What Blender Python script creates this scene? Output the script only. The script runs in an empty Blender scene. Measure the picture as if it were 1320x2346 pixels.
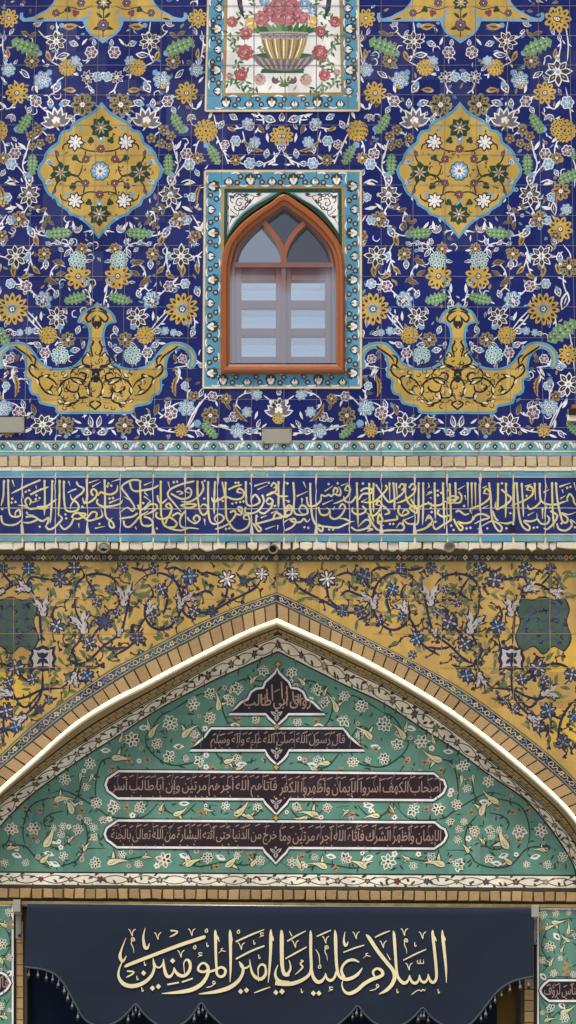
import bpy, math, random
from mathutils import Vector, noise
R = random.Random(7)
C = bpy.context.scene.collection
scn = bpy.context.scene

# ------------------------------------------------------------------ camera
FPX, PW, PH = 6500.0, 1320.0, 2346.0
TH = math.atan(0.26); CT, ST = math.cos(TH), math.sin(TH)
DIST, EYE = 30.0, 1.6
cam = bpy.data.cameras.new('camera'); cam.sensor_fit = 'VERTICAL'; cam.sensor_height = 24.0
cam.lens = FPX / PH * 24.0; cam.clip_end = 2000
co = bpy.data.objects.new('camera', cam); C.objects.link(co)
co.location = (0, -DIST, EYE); co.rotation_euler = (math.pi / 2 + TH, 0, 0)
scn.camera = co

# ------------------------------------------------------------------ light
SUN_E, SUN_R = math.radians(52), math.radians(200)
w = bpy.data.worlds.new('World'); scn.world = w; w.use_nodes = True
nt = w.node_tree; bg = nt.nodes['Background']
sky = nt.nodes.new('ShaderNodeTexSky'); sky.sky_type = 'NISHITA'; sky.sun_disc = False
sky.sun_elevation = SUN_E; sky.sun_rotation = SUN_R; sky.dust_density = 3.0; sky.air_density = 1.0
nt.links.new(sky.outputs[0], bg.inputs[0]); bg.inputs[1].default_value = 0.07
sl = bpy.data.lights.new('sun', 'SUN'); sl.energy = 2.7; sl.angle = math.radians(24); sl.color = (1, .95, .86)
so = bpy.data.objects.new('sun', sl); C.objects.link(so); so.location = (0, -20, 40)
# light travels from the front, above and a little left of the facade
so.rotation_euler = Vector((0.24, 0.45, -1.0)).to_track_quat('-Z', 'Y').to_euler()
scn.view_settings.view_transform = 'Standard'; scn.view_settings.look = 'None'
scn.view_settings.gamma = 1; scn.view_settings.exposure = 0.34

# ------------------------------------------------------------------ materials
def lin(c):
    o = []
    for v in c:
        v /= 255.0
        o.append(v / 12.92 if v <= .04045 else ((v + .055) / 1.055) ** 2.4)
    return (o[0], o[1], o[2], 1)
PAL = dict(
    cob=(8, 25, 98), cob2=(26, 40, 104), inkb=(44, 54, 68), white=(226, 226, 226), cream=(232, 226, 210), dark=(52, 42, 44),
    brown=(92, 64, 50), ochre=(188, 157, 78), ochre2=(164, 138, 84), olive=(138, 126, 92), pale=(196, 172, 128),
    lblue=(120, 162, 196), turq=(84, 148, 178), turq2=(110, 160, 166), green=(110, 144, 102), green2=(156, 184, 138), dgreen=(36, 62, 48),
    plum=(112, 86, 106), wine=(120, 66, 78), pink=(176, 112, 118), pink2=(206, 158, 160), pink3=(142, 66, 76), rose=(166, 88, 88), yel=(206, 176, 92),
    steel=(112, 104, 116), leafg=(78, 120, 70), leafg2=(52, 96, 62), navy=(34, 36, 66), yell=(186, 152, 84), yell2=(204, 166, 72), yell3=(174, 143, 82),
    sage=(98, 104, 60), sage2=(84, 98, 72), slate=(64, 72, 92), slateg=(66, 86, 74), teal=(92, 138, 124), teal2=(104, 148, 134), ink=(30, 26, 36), inkred=(42, 26, 34),
    coffee=(74, 58, 42), sand=(210, 178, 138), dusty=(186, 160, 150), script=(156, 130, 118), orange=(172, 132, 92), grout=(132, 128, 132), groutw=(204, 198, 184), creamleaf=(216, 208, 168),
    gold=(212, 198, 112), goldtext=(206, 196, 150), greyv=(132, 122, 126), greyl=(176, 168, 164), dgrey=(74, 66, 70), stone=(212, 204, 186), bblue=(60, 66, 140))
MATS = {}
def nn(t, ty, **k):
    n = t.nodes.new(ty)
    for a, b in k.items(): setattr(n, a, b)
    return n
def glaze(name):
    """glazed hand-painted tile: tone shifts a little from tile to tile and inside each tile"""
    if name in MATS: return MATS[name]
    m = bpy.data.materials.new('glaze_' + name); m.use_nodes = True
    t = m.node_tree; b = t.nodes['Principled BSDF']; L = t.links.new
    tc = nn(t, 'ShaderNodeTexCoord')
    sc = nn(t, 'ShaderNodeVectorMath', operation='MULTIPLY'); sc.inputs[1].default_value = (2.9, 0, 2.9)
    L(tc.outputs['Object'], sc.inputs[0])
    fl = nn(t, 'ShaderNodeVectorMath', operation='FLOOR'); L(sc.outputs[0], fl.inputs[0])
    wn = nn(t, 'ShaderNodeTexWhiteNoise', noise_dimensions='3D'); L(fl.outputs[0], wn.inputs[0])
    n1 = nn(t, 'ShaderNodeTexNoise'); n1.inputs['Scale'].default_value = 7; n1.inputs['Detail'].default_value = 5
    L(tc.outputs['Object'], n1.inputs['Vector'])
    n2 = nn(t, 'ShaderNodeTexNoise'); n2.inputs['Scale'].default_value = 45; n2.inputs['Detail'].default_value = 3
    L(tc.outputs['Object'], n2.inputs['Vector'])
    a1 = nn(t, 'ShaderNodeMath', operation='MULTIPLY_ADD'); a1.inputs[1].default_value = .2; a1.inputs[2].default_value = .68
    L(wn.outputs['Value'], a1.inputs[0])
    a2 = nn(t, 'ShaderNodeMath', operation='MULTIPLY_ADD'); a2.inputs[1].default_value = .34; L(n1.outputs['Fac'], a2.inputs[0]); L(a1.outputs[0], a2.inputs[2])
    a3 = nn(t, 'ShaderNodeMath', operation='MULTIPLY_ADD'); a3.inputs[1].default_value = .16; L(n2.outputs['Fac'], a3.inputs[0]); L(a2.outputs[0], a3.inputs[2])
    mx = nn(t, 'ShaderNodeVectorMath', operation='SCALE'); mx.inputs[0].default_value = lin(PAL[name])[:3]
    # dust washed down the wall in long faint streaks
    sv_ = nn(t, 'ShaderNodeVectorMath', operation='MULTIPLY'); sv_.inputs[1].default_value = (5, 1, .45); L(tc.outputs['Object'], sv_.inputs[0])
    n3 = nn(t, 'ShaderNodeTexNoise'); n3.inputs['Scale'].default_value = 1; n3.inputs['Detail'].default_value = 6; L(sv_.outputs[0], n3.inputs['Vector'])
    m3 = nn(t, 'ShaderNodeMapRange'); m3.inputs['From Min'].default_value = .3; m3.inputs['From Max'].default_value = .65; m3.inputs['To Min'].default_value = .8; m3.inputs['To Max'].default_value = 1.06; L(n3.outputs['Fac'], m3.inputs['Value'])
    a4 = nn(t, 'ShaderNodeMath', operation='MULTIPLY'); L(a3.outputs[0], a4.inputs[0]); L(m3.outputs[0], a4.inputs[1])
    L(a4.outputs[0], mx.inputs['Scale']); L(mx.outputs[0], b.inputs['Base Color'])
    # each tile sits at its own slight tilt
    g = nn(t, 'ShaderNodeNewGeometry')
    s2 = nn(t, 'ShaderNodeVectorMath', operation='SUBTRACT'); L(wn.outputs['Color'], s2.inputs[0]); s2.inputs[1].default_value = (.5, .5, .5)
    s3 = nn(t, 'ShaderNodeVectorMath', operation='SCALE'); L(s2.outputs[0], s3.inputs[0]); s3.inputs['Scale'].default_value = .2
    ad = nn(t, 'ShaderNodeVectorMath', operation='ADD'); L(g.outputs['Normal'], ad.inputs[0]); L(s3.outputs[0], ad.inputs[1])
    bp = nn(t, 'ShaderNodeBump'); bp.inputs['Strength'].default_value = .12; bp.inputs['Distance'].default_value = .01
    L(n1.outputs['Fac'], bp.inputs['Height']); L(ad.outputs[0], bp.inputs['Normal']); L(bp.outputs[0], b.inputs['Normal'])
    rr = nn(t, 'ShaderNodeMath', operation='MULTIPLY_ADD'); rr.inputs[1].default_value = .25; rr.inputs[2].default_value = .22
    L(n1.outputs['Fac'], rr.inputs[0]); L(rr.outputs[0], b.inputs['Roughness'])
    b.inputs['Specular IOR Level'].default_value = .1 if name.startswith('grout') else .28
    MATS[name] = m
    return m
def rough(name, c, rg=.8, var=.5, scale=14, island=.35, bump=.4, metal=0, spec=.25, c2=None):
    """brick, mortar, wood, cloth, metal: mottled, with a tone of its own for every loose piece"""
    m = bpy.data.materials.new(name); m.use_nodes = True
    t = m.node_tree; b = t.nodes['Principled BSDF']; L = t.links.new
    tc = nn(t, 'ShaderNodeTexCoord'); g = nn(t, 'ShaderNodeNewGeometry')
    n1 = nn(t, 'ShaderNodeTexNoise'); n1.inputs['Scale'].default_value = scale; n1.inputs['Detail'].default_value = 8; n1.inputs['Roughness'].default_value = .65
    L(tc.outputs['Object'], n1.inputs['Vector'])
    a1 = nn(t, 'ShaderNodeMath', operation='MULTIPLY_ADD'); a1.inputs[1].default_value = island; a1.inputs[2].default_value = 1 - island / 2 - var / 2
    L(g.outputs['Random Per Island'], a1.inputs[0])
    a2 = nn(t, 'ShaderNodeMath', operation='MULTIPLY_ADD'); a2.inputs[1].default_value = var; L(n1.outputs['Fac'], a2.inputs[0]); L(a1.outputs[0], a2.inputs[2])
    mix = nn(t, 'ShaderNodeMix', data_type='RGBA'); mix.inputs['A'].default_value = lin(c); mix.inputs['B'].default_value = lin(c2 or c)
    L(n1.outputs['Fac'], mix.inputs['Factor'])
    mx = nn(t, 'ShaderNodeVectorMath', operation='SCALE'); L(mix.outputs['Result'], mx.inputs[0])
    L(a2.outputs[0], mx.inputs['Scale']); L(mx.outputs[0], b.inputs['Base Color'])
    bp = nn(t, 'ShaderNodeBump'); bp.inputs['Strength'].default_value = bump; bp.inputs['Distance'].default_value = .012
    L(n1.outputs['Fac'], bp.inputs['Height']); L(bp.outputs[0], b.inputs['Normal'])
    b.inputs['Roughness'].default_value = rg; b.inputs['Metallic'].default_value = metal; b.inputs['Specular IOR Level'].default_value = spec
    return m
M = {}
M['brick'] = rough('brick', (182, 154, 112), .85, .5, 22, .4, .8, c2=(146, 118, 82))
M['brick_pale'] = rough('worn_brick', (212, 192, 160), .85, .6, 26, .45, 1, c2=(164, 142, 112))
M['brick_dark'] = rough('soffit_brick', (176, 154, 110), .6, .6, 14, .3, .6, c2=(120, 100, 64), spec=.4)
M['mortar'] = rough('mortar', (220, 212, 192), .9, .5, 20, .1, .8)
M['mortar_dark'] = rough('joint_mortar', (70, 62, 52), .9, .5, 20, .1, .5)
M['stone'] = rough('pale_stone', (232, 224, 208), .9, .35, 26, .25, .9, c2=(200, 190, 168))
M['ledge_shade'] = rough('shaded_plaster', (112, 98, 66), .9, .6, 12, .1, .7, c2=(72, 66, 52))  # olive-brown shadow under the ledge, put into the colour
M['wood'] = rough('varnished_wood', (172, 98, 44), .2, .6, 6, .1, .2, spec=.6, c2=(116, 64, 30))
M['wood_in'] = rough('inner_window_wood', (130, 92, 84), .4, .3, 9, .1, .1)
M['room'] = rough('dark_room', (40, 42, 48), .9, .2)
M['plate'] = rough('grey_plate', (150, 148, 138), .6, .25, 5, 0, .1)
M['steel'] = rough('steel', (150, 148, 140), .4, .2, 8, 0, .1, metal=.6)
M['iron'] = rough('iron_ring', (124, 118, 104), .6, .4, 30, 0, .4)
M['ironhole'] = rough('dark_hole', (40, 36, 30), .9, .2)
M['cloth'] = rough('black_banner_cloth', (40, 49, 66), .85, .6, 3, 0, .3, spec=.12, c2=(30, 36, 50))
M['trim'] = rough('braided_trim', (66, 76, 86), .8, .5, 60, .2, .6)
M['tassel'] = rough('grey_tassel', (118, 122, 128), .7, .5, 60, .3, .5)
M['tasseld'] = rough('dark_tassel_skirt', (30, 32, 40), .8, .5, 60, .3, .5)
M['thread'] = rough('gold_thread', (226, 214, 172), .6, .25, 20, 0, .3)
M['curtain'] = rough('navy_curtain', (16, 27, 46), .9, .3, 4, 0, .2, spec=.1)
M['door'] = rough('gilded_door', (120, 92, 40), .35, .5, 6, 0, .1, metal=.5, c2=(84, 62, 26))
M['pave'] = rough('pale_marble_paving', (190, 184, 174), .4, .2, 2, 0, .05)
M['gold'] = rough('gilded_strip', (190, 166, 112), .35, .5, 12, 0, .2, metal=.4)
m = bpy.data.materials.new('light_strip'); m.use_nodes = True
b = m.node_tree.nodes['Principled BSDF']; b.inputs['Base Color'].default_value = (.9, .85, .75, 1)
b.inputs['Emission Color'].default_value = lin((255, 226, 190)); b.inputs['Emission Strength'].default_value = 24.0
t_ = m.node_tree; tc_ = nn(t_, 'ShaderNodeTexCoord'); nz_ = nn(t_, 'ShaderNodeTexNoise'); nz_.inputs['Scale'].default_value = 9; t_.links.new(tc_.outputs['Object'], nz_.inputs['Vector'])
mp_ = nn(t_, 'ShaderNodeMapRange'); mp_.inputs['From Min'].default_value = .3; mp_.inputs['From Max'].default_value = .7; mp_.inputs['To Min'].default_value = 2; mp_.inputs['To Max'].default_value = 7
t_.links.new(nz_.outputs['Fac'], mp_.inputs['Value']); t_.links.new(mp_.outputs[0], b.inputs['Emission Strength'])
M['led'] = m
def glassmat(name, refl, tint, refl_fade=None):
    m = bpy.data.materials.new(name); m.use_nodes = True; t = m.node_tree; t.nodes.clear()
    o = nn(t, 'ShaderNodeOutputMaterial'); x = nn(t, 'ShaderNodeMixShader'); x.inputs[0].default_value = refl
    tr = nn(t, 'ShaderNodeBsdfTransparent'); tr.inputs[0].default_value = tint
    gl = nn(t, 'ShaderNodeBsdfGlossy'); gl.inputs['Roughness'].default_value = .02; gl.inputs[0].default_value = (.86, .97, 1, 1)
    tc = nn(t, 'ShaderNodeTexCoord'); n1 = nn(t, 'ShaderNodeTexNoise'); n1.inputs['Scale'].default_value = 1.4
    bp = nn(t, 'ShaderNodeBump'); bp.inputs['Strength'].default_value = .05; bp.inputs['Distance'].default_value = .05
    t.links.new(tc.outputs['Object'], n1.inputs['Vector']); t.links.new(n1.outputs['Fac'], bp.inputs['Height']); t.links.new(bp.outputs[0], gl.inputs['Normal'])
    if refl_fade:
        # edge of a reflected building put into the mix factor, wavering, fading upwards
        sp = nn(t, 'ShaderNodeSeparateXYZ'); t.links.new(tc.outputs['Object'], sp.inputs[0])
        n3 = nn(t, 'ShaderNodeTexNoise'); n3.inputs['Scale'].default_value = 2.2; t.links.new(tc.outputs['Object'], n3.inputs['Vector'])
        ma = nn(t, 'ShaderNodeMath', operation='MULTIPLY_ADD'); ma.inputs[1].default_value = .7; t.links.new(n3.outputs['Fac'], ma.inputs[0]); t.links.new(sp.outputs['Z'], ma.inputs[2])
        mr = nn(t, 'ShaderNodeMapRange'); mr.inputs['From Min'].default_value = refl_fade[0]; mr.inputs['From Max'].default_value = refl_fade[1]; mr.inputs['To Min'].default_value = refl; mr.inputs['To Max'].default_value = .03; mr.interpolation_type = 'SMOOTHSTEP'
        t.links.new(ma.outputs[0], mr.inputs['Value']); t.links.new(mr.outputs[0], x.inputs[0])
    t.links.new(tr.outputs[0], x.inputs[1]); t.links.new(gl.outputs[0], x.inputs[2]); t.links.new(x.outputs[0], o.inputs[0])
    return m
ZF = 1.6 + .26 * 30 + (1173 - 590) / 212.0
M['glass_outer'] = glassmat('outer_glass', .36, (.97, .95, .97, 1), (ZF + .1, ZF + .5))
M['glass_inner'] = glassmat('mirrored_glass', .92, (.5, .5, .55, 1))
M['glass_dark'] = glassmat('dim_reflect_glass', .16, (.5, .5, .55, 1))  # dark reflection in the upper panes, put in as low reflectivity
M['glass_mid'] = glassmat('pale_reflect_glass', .5, (.5, .5, .55, 1))  # paler reflection of the left lancet, put in as higher reflectivity

# ------------------------------------------------------------------ helpers
def W(px, py, Y=0.0):
    """the point of the vertical plane y = Y that the measured photograph position shows"""
    x = (px - PW / 2) / FPX; v = (PH / 2 - py) / FPX
    t = (Y + DIST) / (CT - v * ST)
    return (x * t, Y, EYE + (v * CT + ST) * t)
def link(o, parent=None):
    C.objects.link(o)
    if parent is not None: o.parent = parent
    return o
def empty(name, label, cat, loc=(0, 0, 0), group=None):
    o = bpy.data.objects.new(name, None); o.location = loc; link(o)
    tag(o, label, cat, group); return o
def tag(o, label, cat=None, group=None, kind=None):
    if label: o['label'] = label
    if cat: o['category'] = cat
    if group: o['group'] = group
    if kind: o['kind'] = kind
    return o
def cat(pts, n=6, closed=False):
    if len(pts) < 3: return list(pts)
    out = []; N = len(pts)
    rng = range(N) if closed else range(N - 1)
    for i in rng:
        if closed: p0, p1, p2, p3 = pts[i - 1], pts[i], pts[(i + 1) % N], pts[(i + 2) % N]
        else: p0, p1, p2, p3 = pts[max(i - 1, 0)], pts[i], pts[i + 1], pts[min(i + 2, N - 1)]
        for k in range(n):
            s = k / n; s2 = s * s; s3 = s2 * s
            out.append(tuple(.5 * (2 * p1[j] + (p2[j] - p0[j]) * s + (2 * p0[j] - 5 * p1[j] + 4 * p2[j] - p3[j]) * s2 + (3 * p1[j] - p0[j] - 3 * p2[j] + p3[j]) * s3) for j in range(len(p1))))
    if not closed: out.append(tuple(pts[-1]))
    return out
LAY = 0.0004
class Panel:
    """one painted tile surface: many thin flat inlays on the plane y = Y"""
    def __init__(s, Y, jit=.45):
        s.Y = Y; s.v = []; s.f = []; s.mi = []; s.ml = []; s.n = 0; s.T = lambda x, y: (x, y); s.jit = jit; s.clip = None; s.wj = .12
    def mat(s, m):
        m = glaze(m) if isinstance(m, str) else m
        if m not in s.ml: s.ml.append(m)
        return s.ml.index(m)
    def off(s, L):
        s.n += 1
        return L * LAY + (s.n * .6180339 % 1) * 1.8e-4
    def poly(s, pts, m, L=0, j=None):
        j = s.jit if j is None else j
        q = [s.T(*p) for p in pts]
        if s.clip and not s.clip(sum(a[0] for a in q) / len(q), sum(a[1] for a in q) / len(q)): return
        o = s.off(L); i = len(s.v)
        for a in q:
            x, y, z = W(a[0] + R.uniform(-j, j), a[1] + R.uniform(-j, j), s.Y); s.v.append((x, y - o, z))
        s.f.append(tuple(range(i, i + len(q)))); s.mi.append(s.mat(m))
    def stroke(s, pts, wd, m, L=0, smooth=True, taper=0, n=6, closed=False):
        """ribbon along pts; wd one width or one per point; taper 1 = thin both ends, 2 = thin at the end only"""
        if not isinstance(wd, (list, tuple)): wd = [wd] * len(pts)
        P = [(p[0], p[1], wd[i]) for i, p in enumerate(pts)]
        if smooth: P = cat(P, n, closed)
        N = len(P)
        if taper:
            q = []
            for i, p in enumerate(P):
                k = i / max(N - 1, 1)
                e = min(1, .25 + 4 * (1 - k)) if taper == 2 else min(1, .25 + 4 * k, .25 + 4 * (1 - k))
                q.append((p[0], p[1], p[2] * e))
            P = q
        Q = [s.T(p[0], p[1]) + (p[2],) for p in P]
        if s.clip and not s.clip(Q[N // 2][0], Q[N // 2][1]): return
        o = s.off(L); i0 = len(s.v)
        for i in range(N):
            a = Q[i - 1] if (i > 0 or closed) else Q[i]; b = Q[(i + 1) % N] if (i < N - 1 or closed) else Q[i]
            dx, dy = b[0] - a[0], b[1] - a[1]; l = math.hypot(dx, dy) or 1; h = Q[i][2] / 2 * R.uniform(1 - s.wj, 1 + s.wj)
            for sg in (1, -1):
                x, y, z = W(Q[i][0] - sg * dy / l * h, Q[i][1] + sg * dx / l * h, s.Y); s.v.append((x, y - o - (i % 50) * 1e-6, z))
        mi = s.mat(m)
        for i in range(N if closed else N - 1):
            a = i0 + 2 * i; b = i0 + 2 * ((i + 1) % N)
            s.f.append((a, a + 1, b + 1, b)); s.mi.append(mi)
    def build(s, name, parent=None, label=None):
        me = bpy.data.meshes.new(name); me.from_pydata(s.v, [], s.f)
        for m in s.ml: me.materials.append(m)
        me.polygons.foreach_set('material_index', s.mi); me.update()
        # keep every face turned to the courtyard
        import bmesh
        bm = bmesh.new(); bm.from_mesh(me)
        fl = [f for f in bm.faces if f.normal.y > 0]
        if fl: bmesh.ops.reverse_faces(bm, faces=fl)
        bm.to_mesh(me); bm.free()
        o = link(bpy.data.objects.new(name, me), parent)
        if label: o['label'] = label
        return o
class MB:
    """solid mesh collector in metres"""
    def __init__(s): s.v = []; s.f = []; s.mi = []; s.ml = []
    def mat(s, m):
        m = glaze(m) if isinstance(m, str) else m
        if m not in s.ml: s.ml.append(m)
        return s.ml.index(m)
    def add(s, v, f, m):
        i = len(s.v); s.v += v; k = s.mat(m)
        for q in f: s.f.append(tuple(i + a for a in q)); s.mi.append(k)
    def prism(s, pts, y0, y1, m, bev=0):
        """pts = px outline extruded from y0 (front) to y1 (back)"""
        n = len(pts)
        if bev:
            cx = sum(p[0] for p in pts) / n; cy = sum(p[1] for p in pts) / n
            def ins(p, d):
                l = math.hypot(p[0] - cx, p[1] - cy) or 1; return (p[0] - (p[0] - cx) / l * d, p[1] - (p[1] - cy) / l * d)
            fr = [ins(p, bev) for p in pts]; dep = bev / 210.0
            v = [W(*p, y0) for p in fr] + [(W(*p, y0)[0], y0 + dep, W(*p, y0)[2]) for p in pts] + [(W(*p, y0)[0], y1, W(*p, y0)[2]) for p in pts]
            f = [tuple(range(n))]
            for r in (0, 1):
                for i in range(n): j = (i + 1) % n; f.append((r * n + i, r * n + n + i, r * n + n + j, r * n + j))
        else:
            v = [W(*p, y0) for p in pts] + [(W(*p, y0)[0], y1, W(*p, y0)[2]) for p in pts]
            f = [tuple(range(n))] + [(i, n + i, n + (i + 1) % n, (i + 1) % n) for i in range(n)]
        f.append(tuple(range(len(v) - 1, len(v) - n - 1, -1)))
        s.add(v, f, m)
    def box(s, x0, y0, x1, y1, f, b, m, bev=0): s.prism([(x0, y0), (x1, y0), (x1, y1), (x0, y1)], f, b, m, bev)
    def loft(s, A, B, m, ya=None, yb=None):
        """strip between two px polylines, each on its own plane"""
        n = len(A); v = [W(a[0], a[1], ya) for a in A] + [W(b[0], b[1], yb) for b in B]
        s.add(v, [(i, i + 1, n + i + 1, n + i) for i in range(n - 1)], m)
    def tube(s, pts, r, m, k=10, closed=False):
        n = len(pts); v = []
        for i, p in enumerate(pts):
            p = Vector(p); a = Vector(pts[i - 1] if i or closed else p); b = Vector(pts[(i + 1) % n] if i < n - 1 or closed else p)
            d = (b - a).normalized(); u = d.cross(Vector((0, 1, .001))).normalized()
            if u.length < .5: u = Vector((1, 0, 0))
            q = d.cross(u)
            rr = r[i] if isinstance(r, (list, tuple)) else r
            for j in range(k):
                t = 2 * math.pi * j / k; v.append(tuple(p + u * math.cos(t) * rr + q * math.sin(t) * rr))
        f = [(i * k + j, i * k + (j + 1) % k, ((i + 1) % n) * k + (j + 1) % k, ((i + 1) % n) * k + j) for i in range(n if closed else n - 1) for j in range(k)]
        if not closed: f += [tuple(range(k)), tuple(range((n - 1) * k, n * k))]
        s.add(v, f, m)
    def build(s, name, parent=None, label=None, smooth=False):
        me = bpy.data.meshes.new(name); me.from_pydata(s.v, [], s.f)
        for m in s.ml: me.materials.append(m)
        me.polygons.foreach_set('material_index', s.mi)
        if smooth: me.polygons.foreach_set('use_smooth', [True] * len(s.f))
        me.update()
        import bmesh
        bm = bmesh.new(); bm.from_mesh(me); bmesh.ops.recalc_face_normals(bm, faces=bm.faces[:]); bm.to_mesh(me); bm.free()
        o = link(bpy.data.objects.new(name, me), parent)
        if label: o['label'] = label
        return o

# ------------------------------------------------------------------ painted motifs
def lob(p, x, y, r, n, d, m, L, rot=0, sq=1.0, pw=.7, k=6):
    """disc with n lobes"""
    pts = []
    for i in range(n * k):
        t = 2 * math.pi * i / (n * k)
        rr = r * (1 - d + d * abs(math.cos(n * t / 2)) ** pw)
        a, b = rr * math.cos(t), rr * math.sin(t) * sq
        pts.append((x + a * math.cos(rot) - b * math.sin(rot), y + a * math.sin(rot) + b * math.cos(rot)))
    p.poly(pts, m, L)
def dot(p, x, y, r, m, L, k=9): p.poly([(x + r * math.cos(6.2832 * i / k), y + r * math.sin(6.2832 * i / k)) for i in range(k)], m, L, .2)
def leaf(p, x, y, a, l, wd, m, L, bend=0):
    """pointed leaf from base (x, y) along angle a"""
    up, dn = [], []
    for i, (t, h) in enumerate(((0, .12), (.18, .62), (.4, 1), (.65, .82), (.85, .4), (1, 0))):
        c = bend * l * t * t
        px, py = x + math.cos(a) * l * t - math.sin(a) * c, y + math.sin(a) * l * t + math.cos(a) * c
        up.append((px - math.sin(a) * h * wd / 2, py + math.cos(a) * h * wd / 2)); dn.append((px + math.sin(a) * h * wd / 2, py - math.cos(a) * h * wd / 2))
    p.poly(up + dn[-2::-1], m, L, .25)
def fl_W(p, x, y, r, rot=0, L=3, n=8, a='white', bcol='dark', c='lblue'):
    rot += R.uniform(-.2, .2)
    lob(p, x, y, r * .6, n, .15, bcol if a == 'white' else a, L, rot); sw = a == 'white'
    for k in range(n):
        t = rot + 6.2832 * k / n; q = R.uniform(.88, 1.08)
        leaf(p, x + .12 * r * math.cos(t), y + .12 * r * math.sin(t), t, r * .92 * q, r * (.52 if sw else .66), a, L + 1)
        leaf(p, x + .26 * r * math.cos(t), y + .26 * r * math.sin(t), t, r * (.64 if sw else .58) * q, r * (.37 if sw else .34), bcol, L + 2)
        if sw and k % 2: leaf(p, x + .4 * r * math.cos(t), y + .4 * r * math.sin(t), t, r * .3, r * .09, 'greyl', L + 2.3)
    lob(p, x, y, r * .27, 6, .2, a, L + 3); dot(p, x, y, r * .13, c, L + 4)
def fl_T(p, x, y, r, rot=-1.57, L=3, a='white', bcol='steel', base='ochre2', n=7):
    """lotus seen from the side, opening along rot"""
    cx, cy = x - math.cos(rot) * r * .55, y - math.sin(rot) * r * .55
    for k in list(range(n)):
        t = rot + (k - (n - 1) / 2) * (2.5 / (n - 1)); q = 1.35 if abs(k - (n - 1) / 2) < 1.2 else 1.15
        leaf(p, cx, cy, t, r * q, r * .56, a, L + (k % 2)); leaf(p, cx + .25 * r * math.cos(t), cy + .25 * r * math.sin(t), t, r * q * .66, r * .32, bcol, L + 2)
    lob(p, cx + math.cos(rot) * r * .35, cy + math.sin(rot) * r * .35, r * .3, 5, .25, a, L + 3)
    for t in (-.8, 0, .8): leaf(p, cx - math.cos(rot) * r * .1, cy - math.sin(rot) * r * .1, rot + t, r * .42, r * .24, base, L + 4)
def fl_O(p, x, y, r, rot=0, L=3, n=9, a='ochre', bcol='dark', c='brown', ring=None):
    rot += R.uniform(-.2, .2)
    lob(p, x, y, r * .99, n, .34, a, L, rot, pw=.85)
    for k in range(n):
        t = rot + 6.2832 * k / n
        leaf(p, x + .52 * r * math.cos(t), y + .52 * r * math.sin(t), t, r * .28, r * .17, bcol, L + 1)
    if ring: lob(p, x, y, r * .34, 8, .1, ring, L + 2)
    lob(p, x, y, r * .24, 6, .2, c, L + 3); lob(p, x, y, r * .15, 5, .3, 'cream', L + 4); dot(p, x, y, r * .06, bcol, L + 5)
def fl_B(p, x, y, r, rot=0, L=3, n=8, a='olive', bcol='dark'):
    rot += R.uniform(-.3, .3)
    lob(p, x, y, r, n, .28, a, L, rot, pw=.8)
    for k in range(n):
        t = rot + 6.2832 * k / n
        leaf(p, x + .22 * r * math.cos(t), y + .22 * r * math.sin(t), t, r * .6, r * .26, bcol, L + 1)
        if k % 2: leaf(p, x + .36 * r * math.cos(t), y + .36 * r * math.sin(t), t, r * .26, r * .1, 'pale', L + 2)
    lob(p, x, y, r * .22, 6, .2, 'white', L + 3); dot(p, x, y, r * .08, 'ochre', L + 4)
def fl_K(p, x, y, r, rot=0, L=3, a='ochre', bcol='dark'):
    lob(p, x, y, r, 14, .12, a, L, rot)
    dot(p, x, y, r * .1, bcol, L + 1, 6)
    for q, n in ((.36, 6), (.66, 11), (.87, 15)):
        for k in range(n if r > 17 else n - 2):
            t = rot + q * 3 + 6.2832 * k / (n if r > 17 else n - 2)
            leaf(p, x + q * r * math.cos(t) - r * .07, y + q * r * math.sin(t), t, r * .16, r * .13, bcol, L + 1)
def fl_C(p, x, y, r, rot=0, L=3):
    """pale blue cluster of cells, like grapes"""
    lob(p, x, y, r, 9, .14, 'turq2', L)
    for q, n in ((0, 1), (.42, 6), (.8, 10)):
        for k in range(n):
            t = .4 + q + 6.2832 * k / n; cx, cy = x + q * r * math.cos(t), y + q * r * math.sin(t)
            dot(p, cx, cy, r * .2, 'white', L + 1, 7); dot(p, cx, cy, r * .145, 'turq2', L + 2, 7); dot(p, cx, cy + r * .03, r * .07, 'dgreen', L + 3, 5)
def fl_S(p, x, y, r, rot=0, L=3, n=6, a='white', bcol='plum'):
    rot += R.uniform(-.4, .4)
    lob(p, x, y, r, n, .2, a, L, rot)
    for k in range(n):
        t = rot + 6.2832 * k / n; dot(p, x + .58 * r * math.cos(t), y + .58 * r * math.sin(t), r * .29, bcol, L + 1, 7)
    dot(p, x, y, r * .26, bcol, L + 2); dot(p, x, y, r * .15, 'white', L + 3, 7)
def fl_L(p, x, y, r, rot=0, L=3):
    rot += R.uniform(-.4, .4)
    lob(p, x, y, r, 7, .24, 'lblue', L, rot)
    for k in range(7):
        t = rot + 6.2832 * k / 7; leaf(p, x + .2 * r * math.cos(t), y + .2 * r * math.sin(t), t, r * .7, r * .32, 'white', L + 1); leaf(p, x + .36 * r * math.cos(t), y + .36 * r * math.sin(t), t, r * .42, r * .18, 'steel', L + 2)
    dot(p, x, y, r * .26, 'lblue', L + 3); dot(p, x, y, r * .12, 'white', L + 4, 6)
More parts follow.
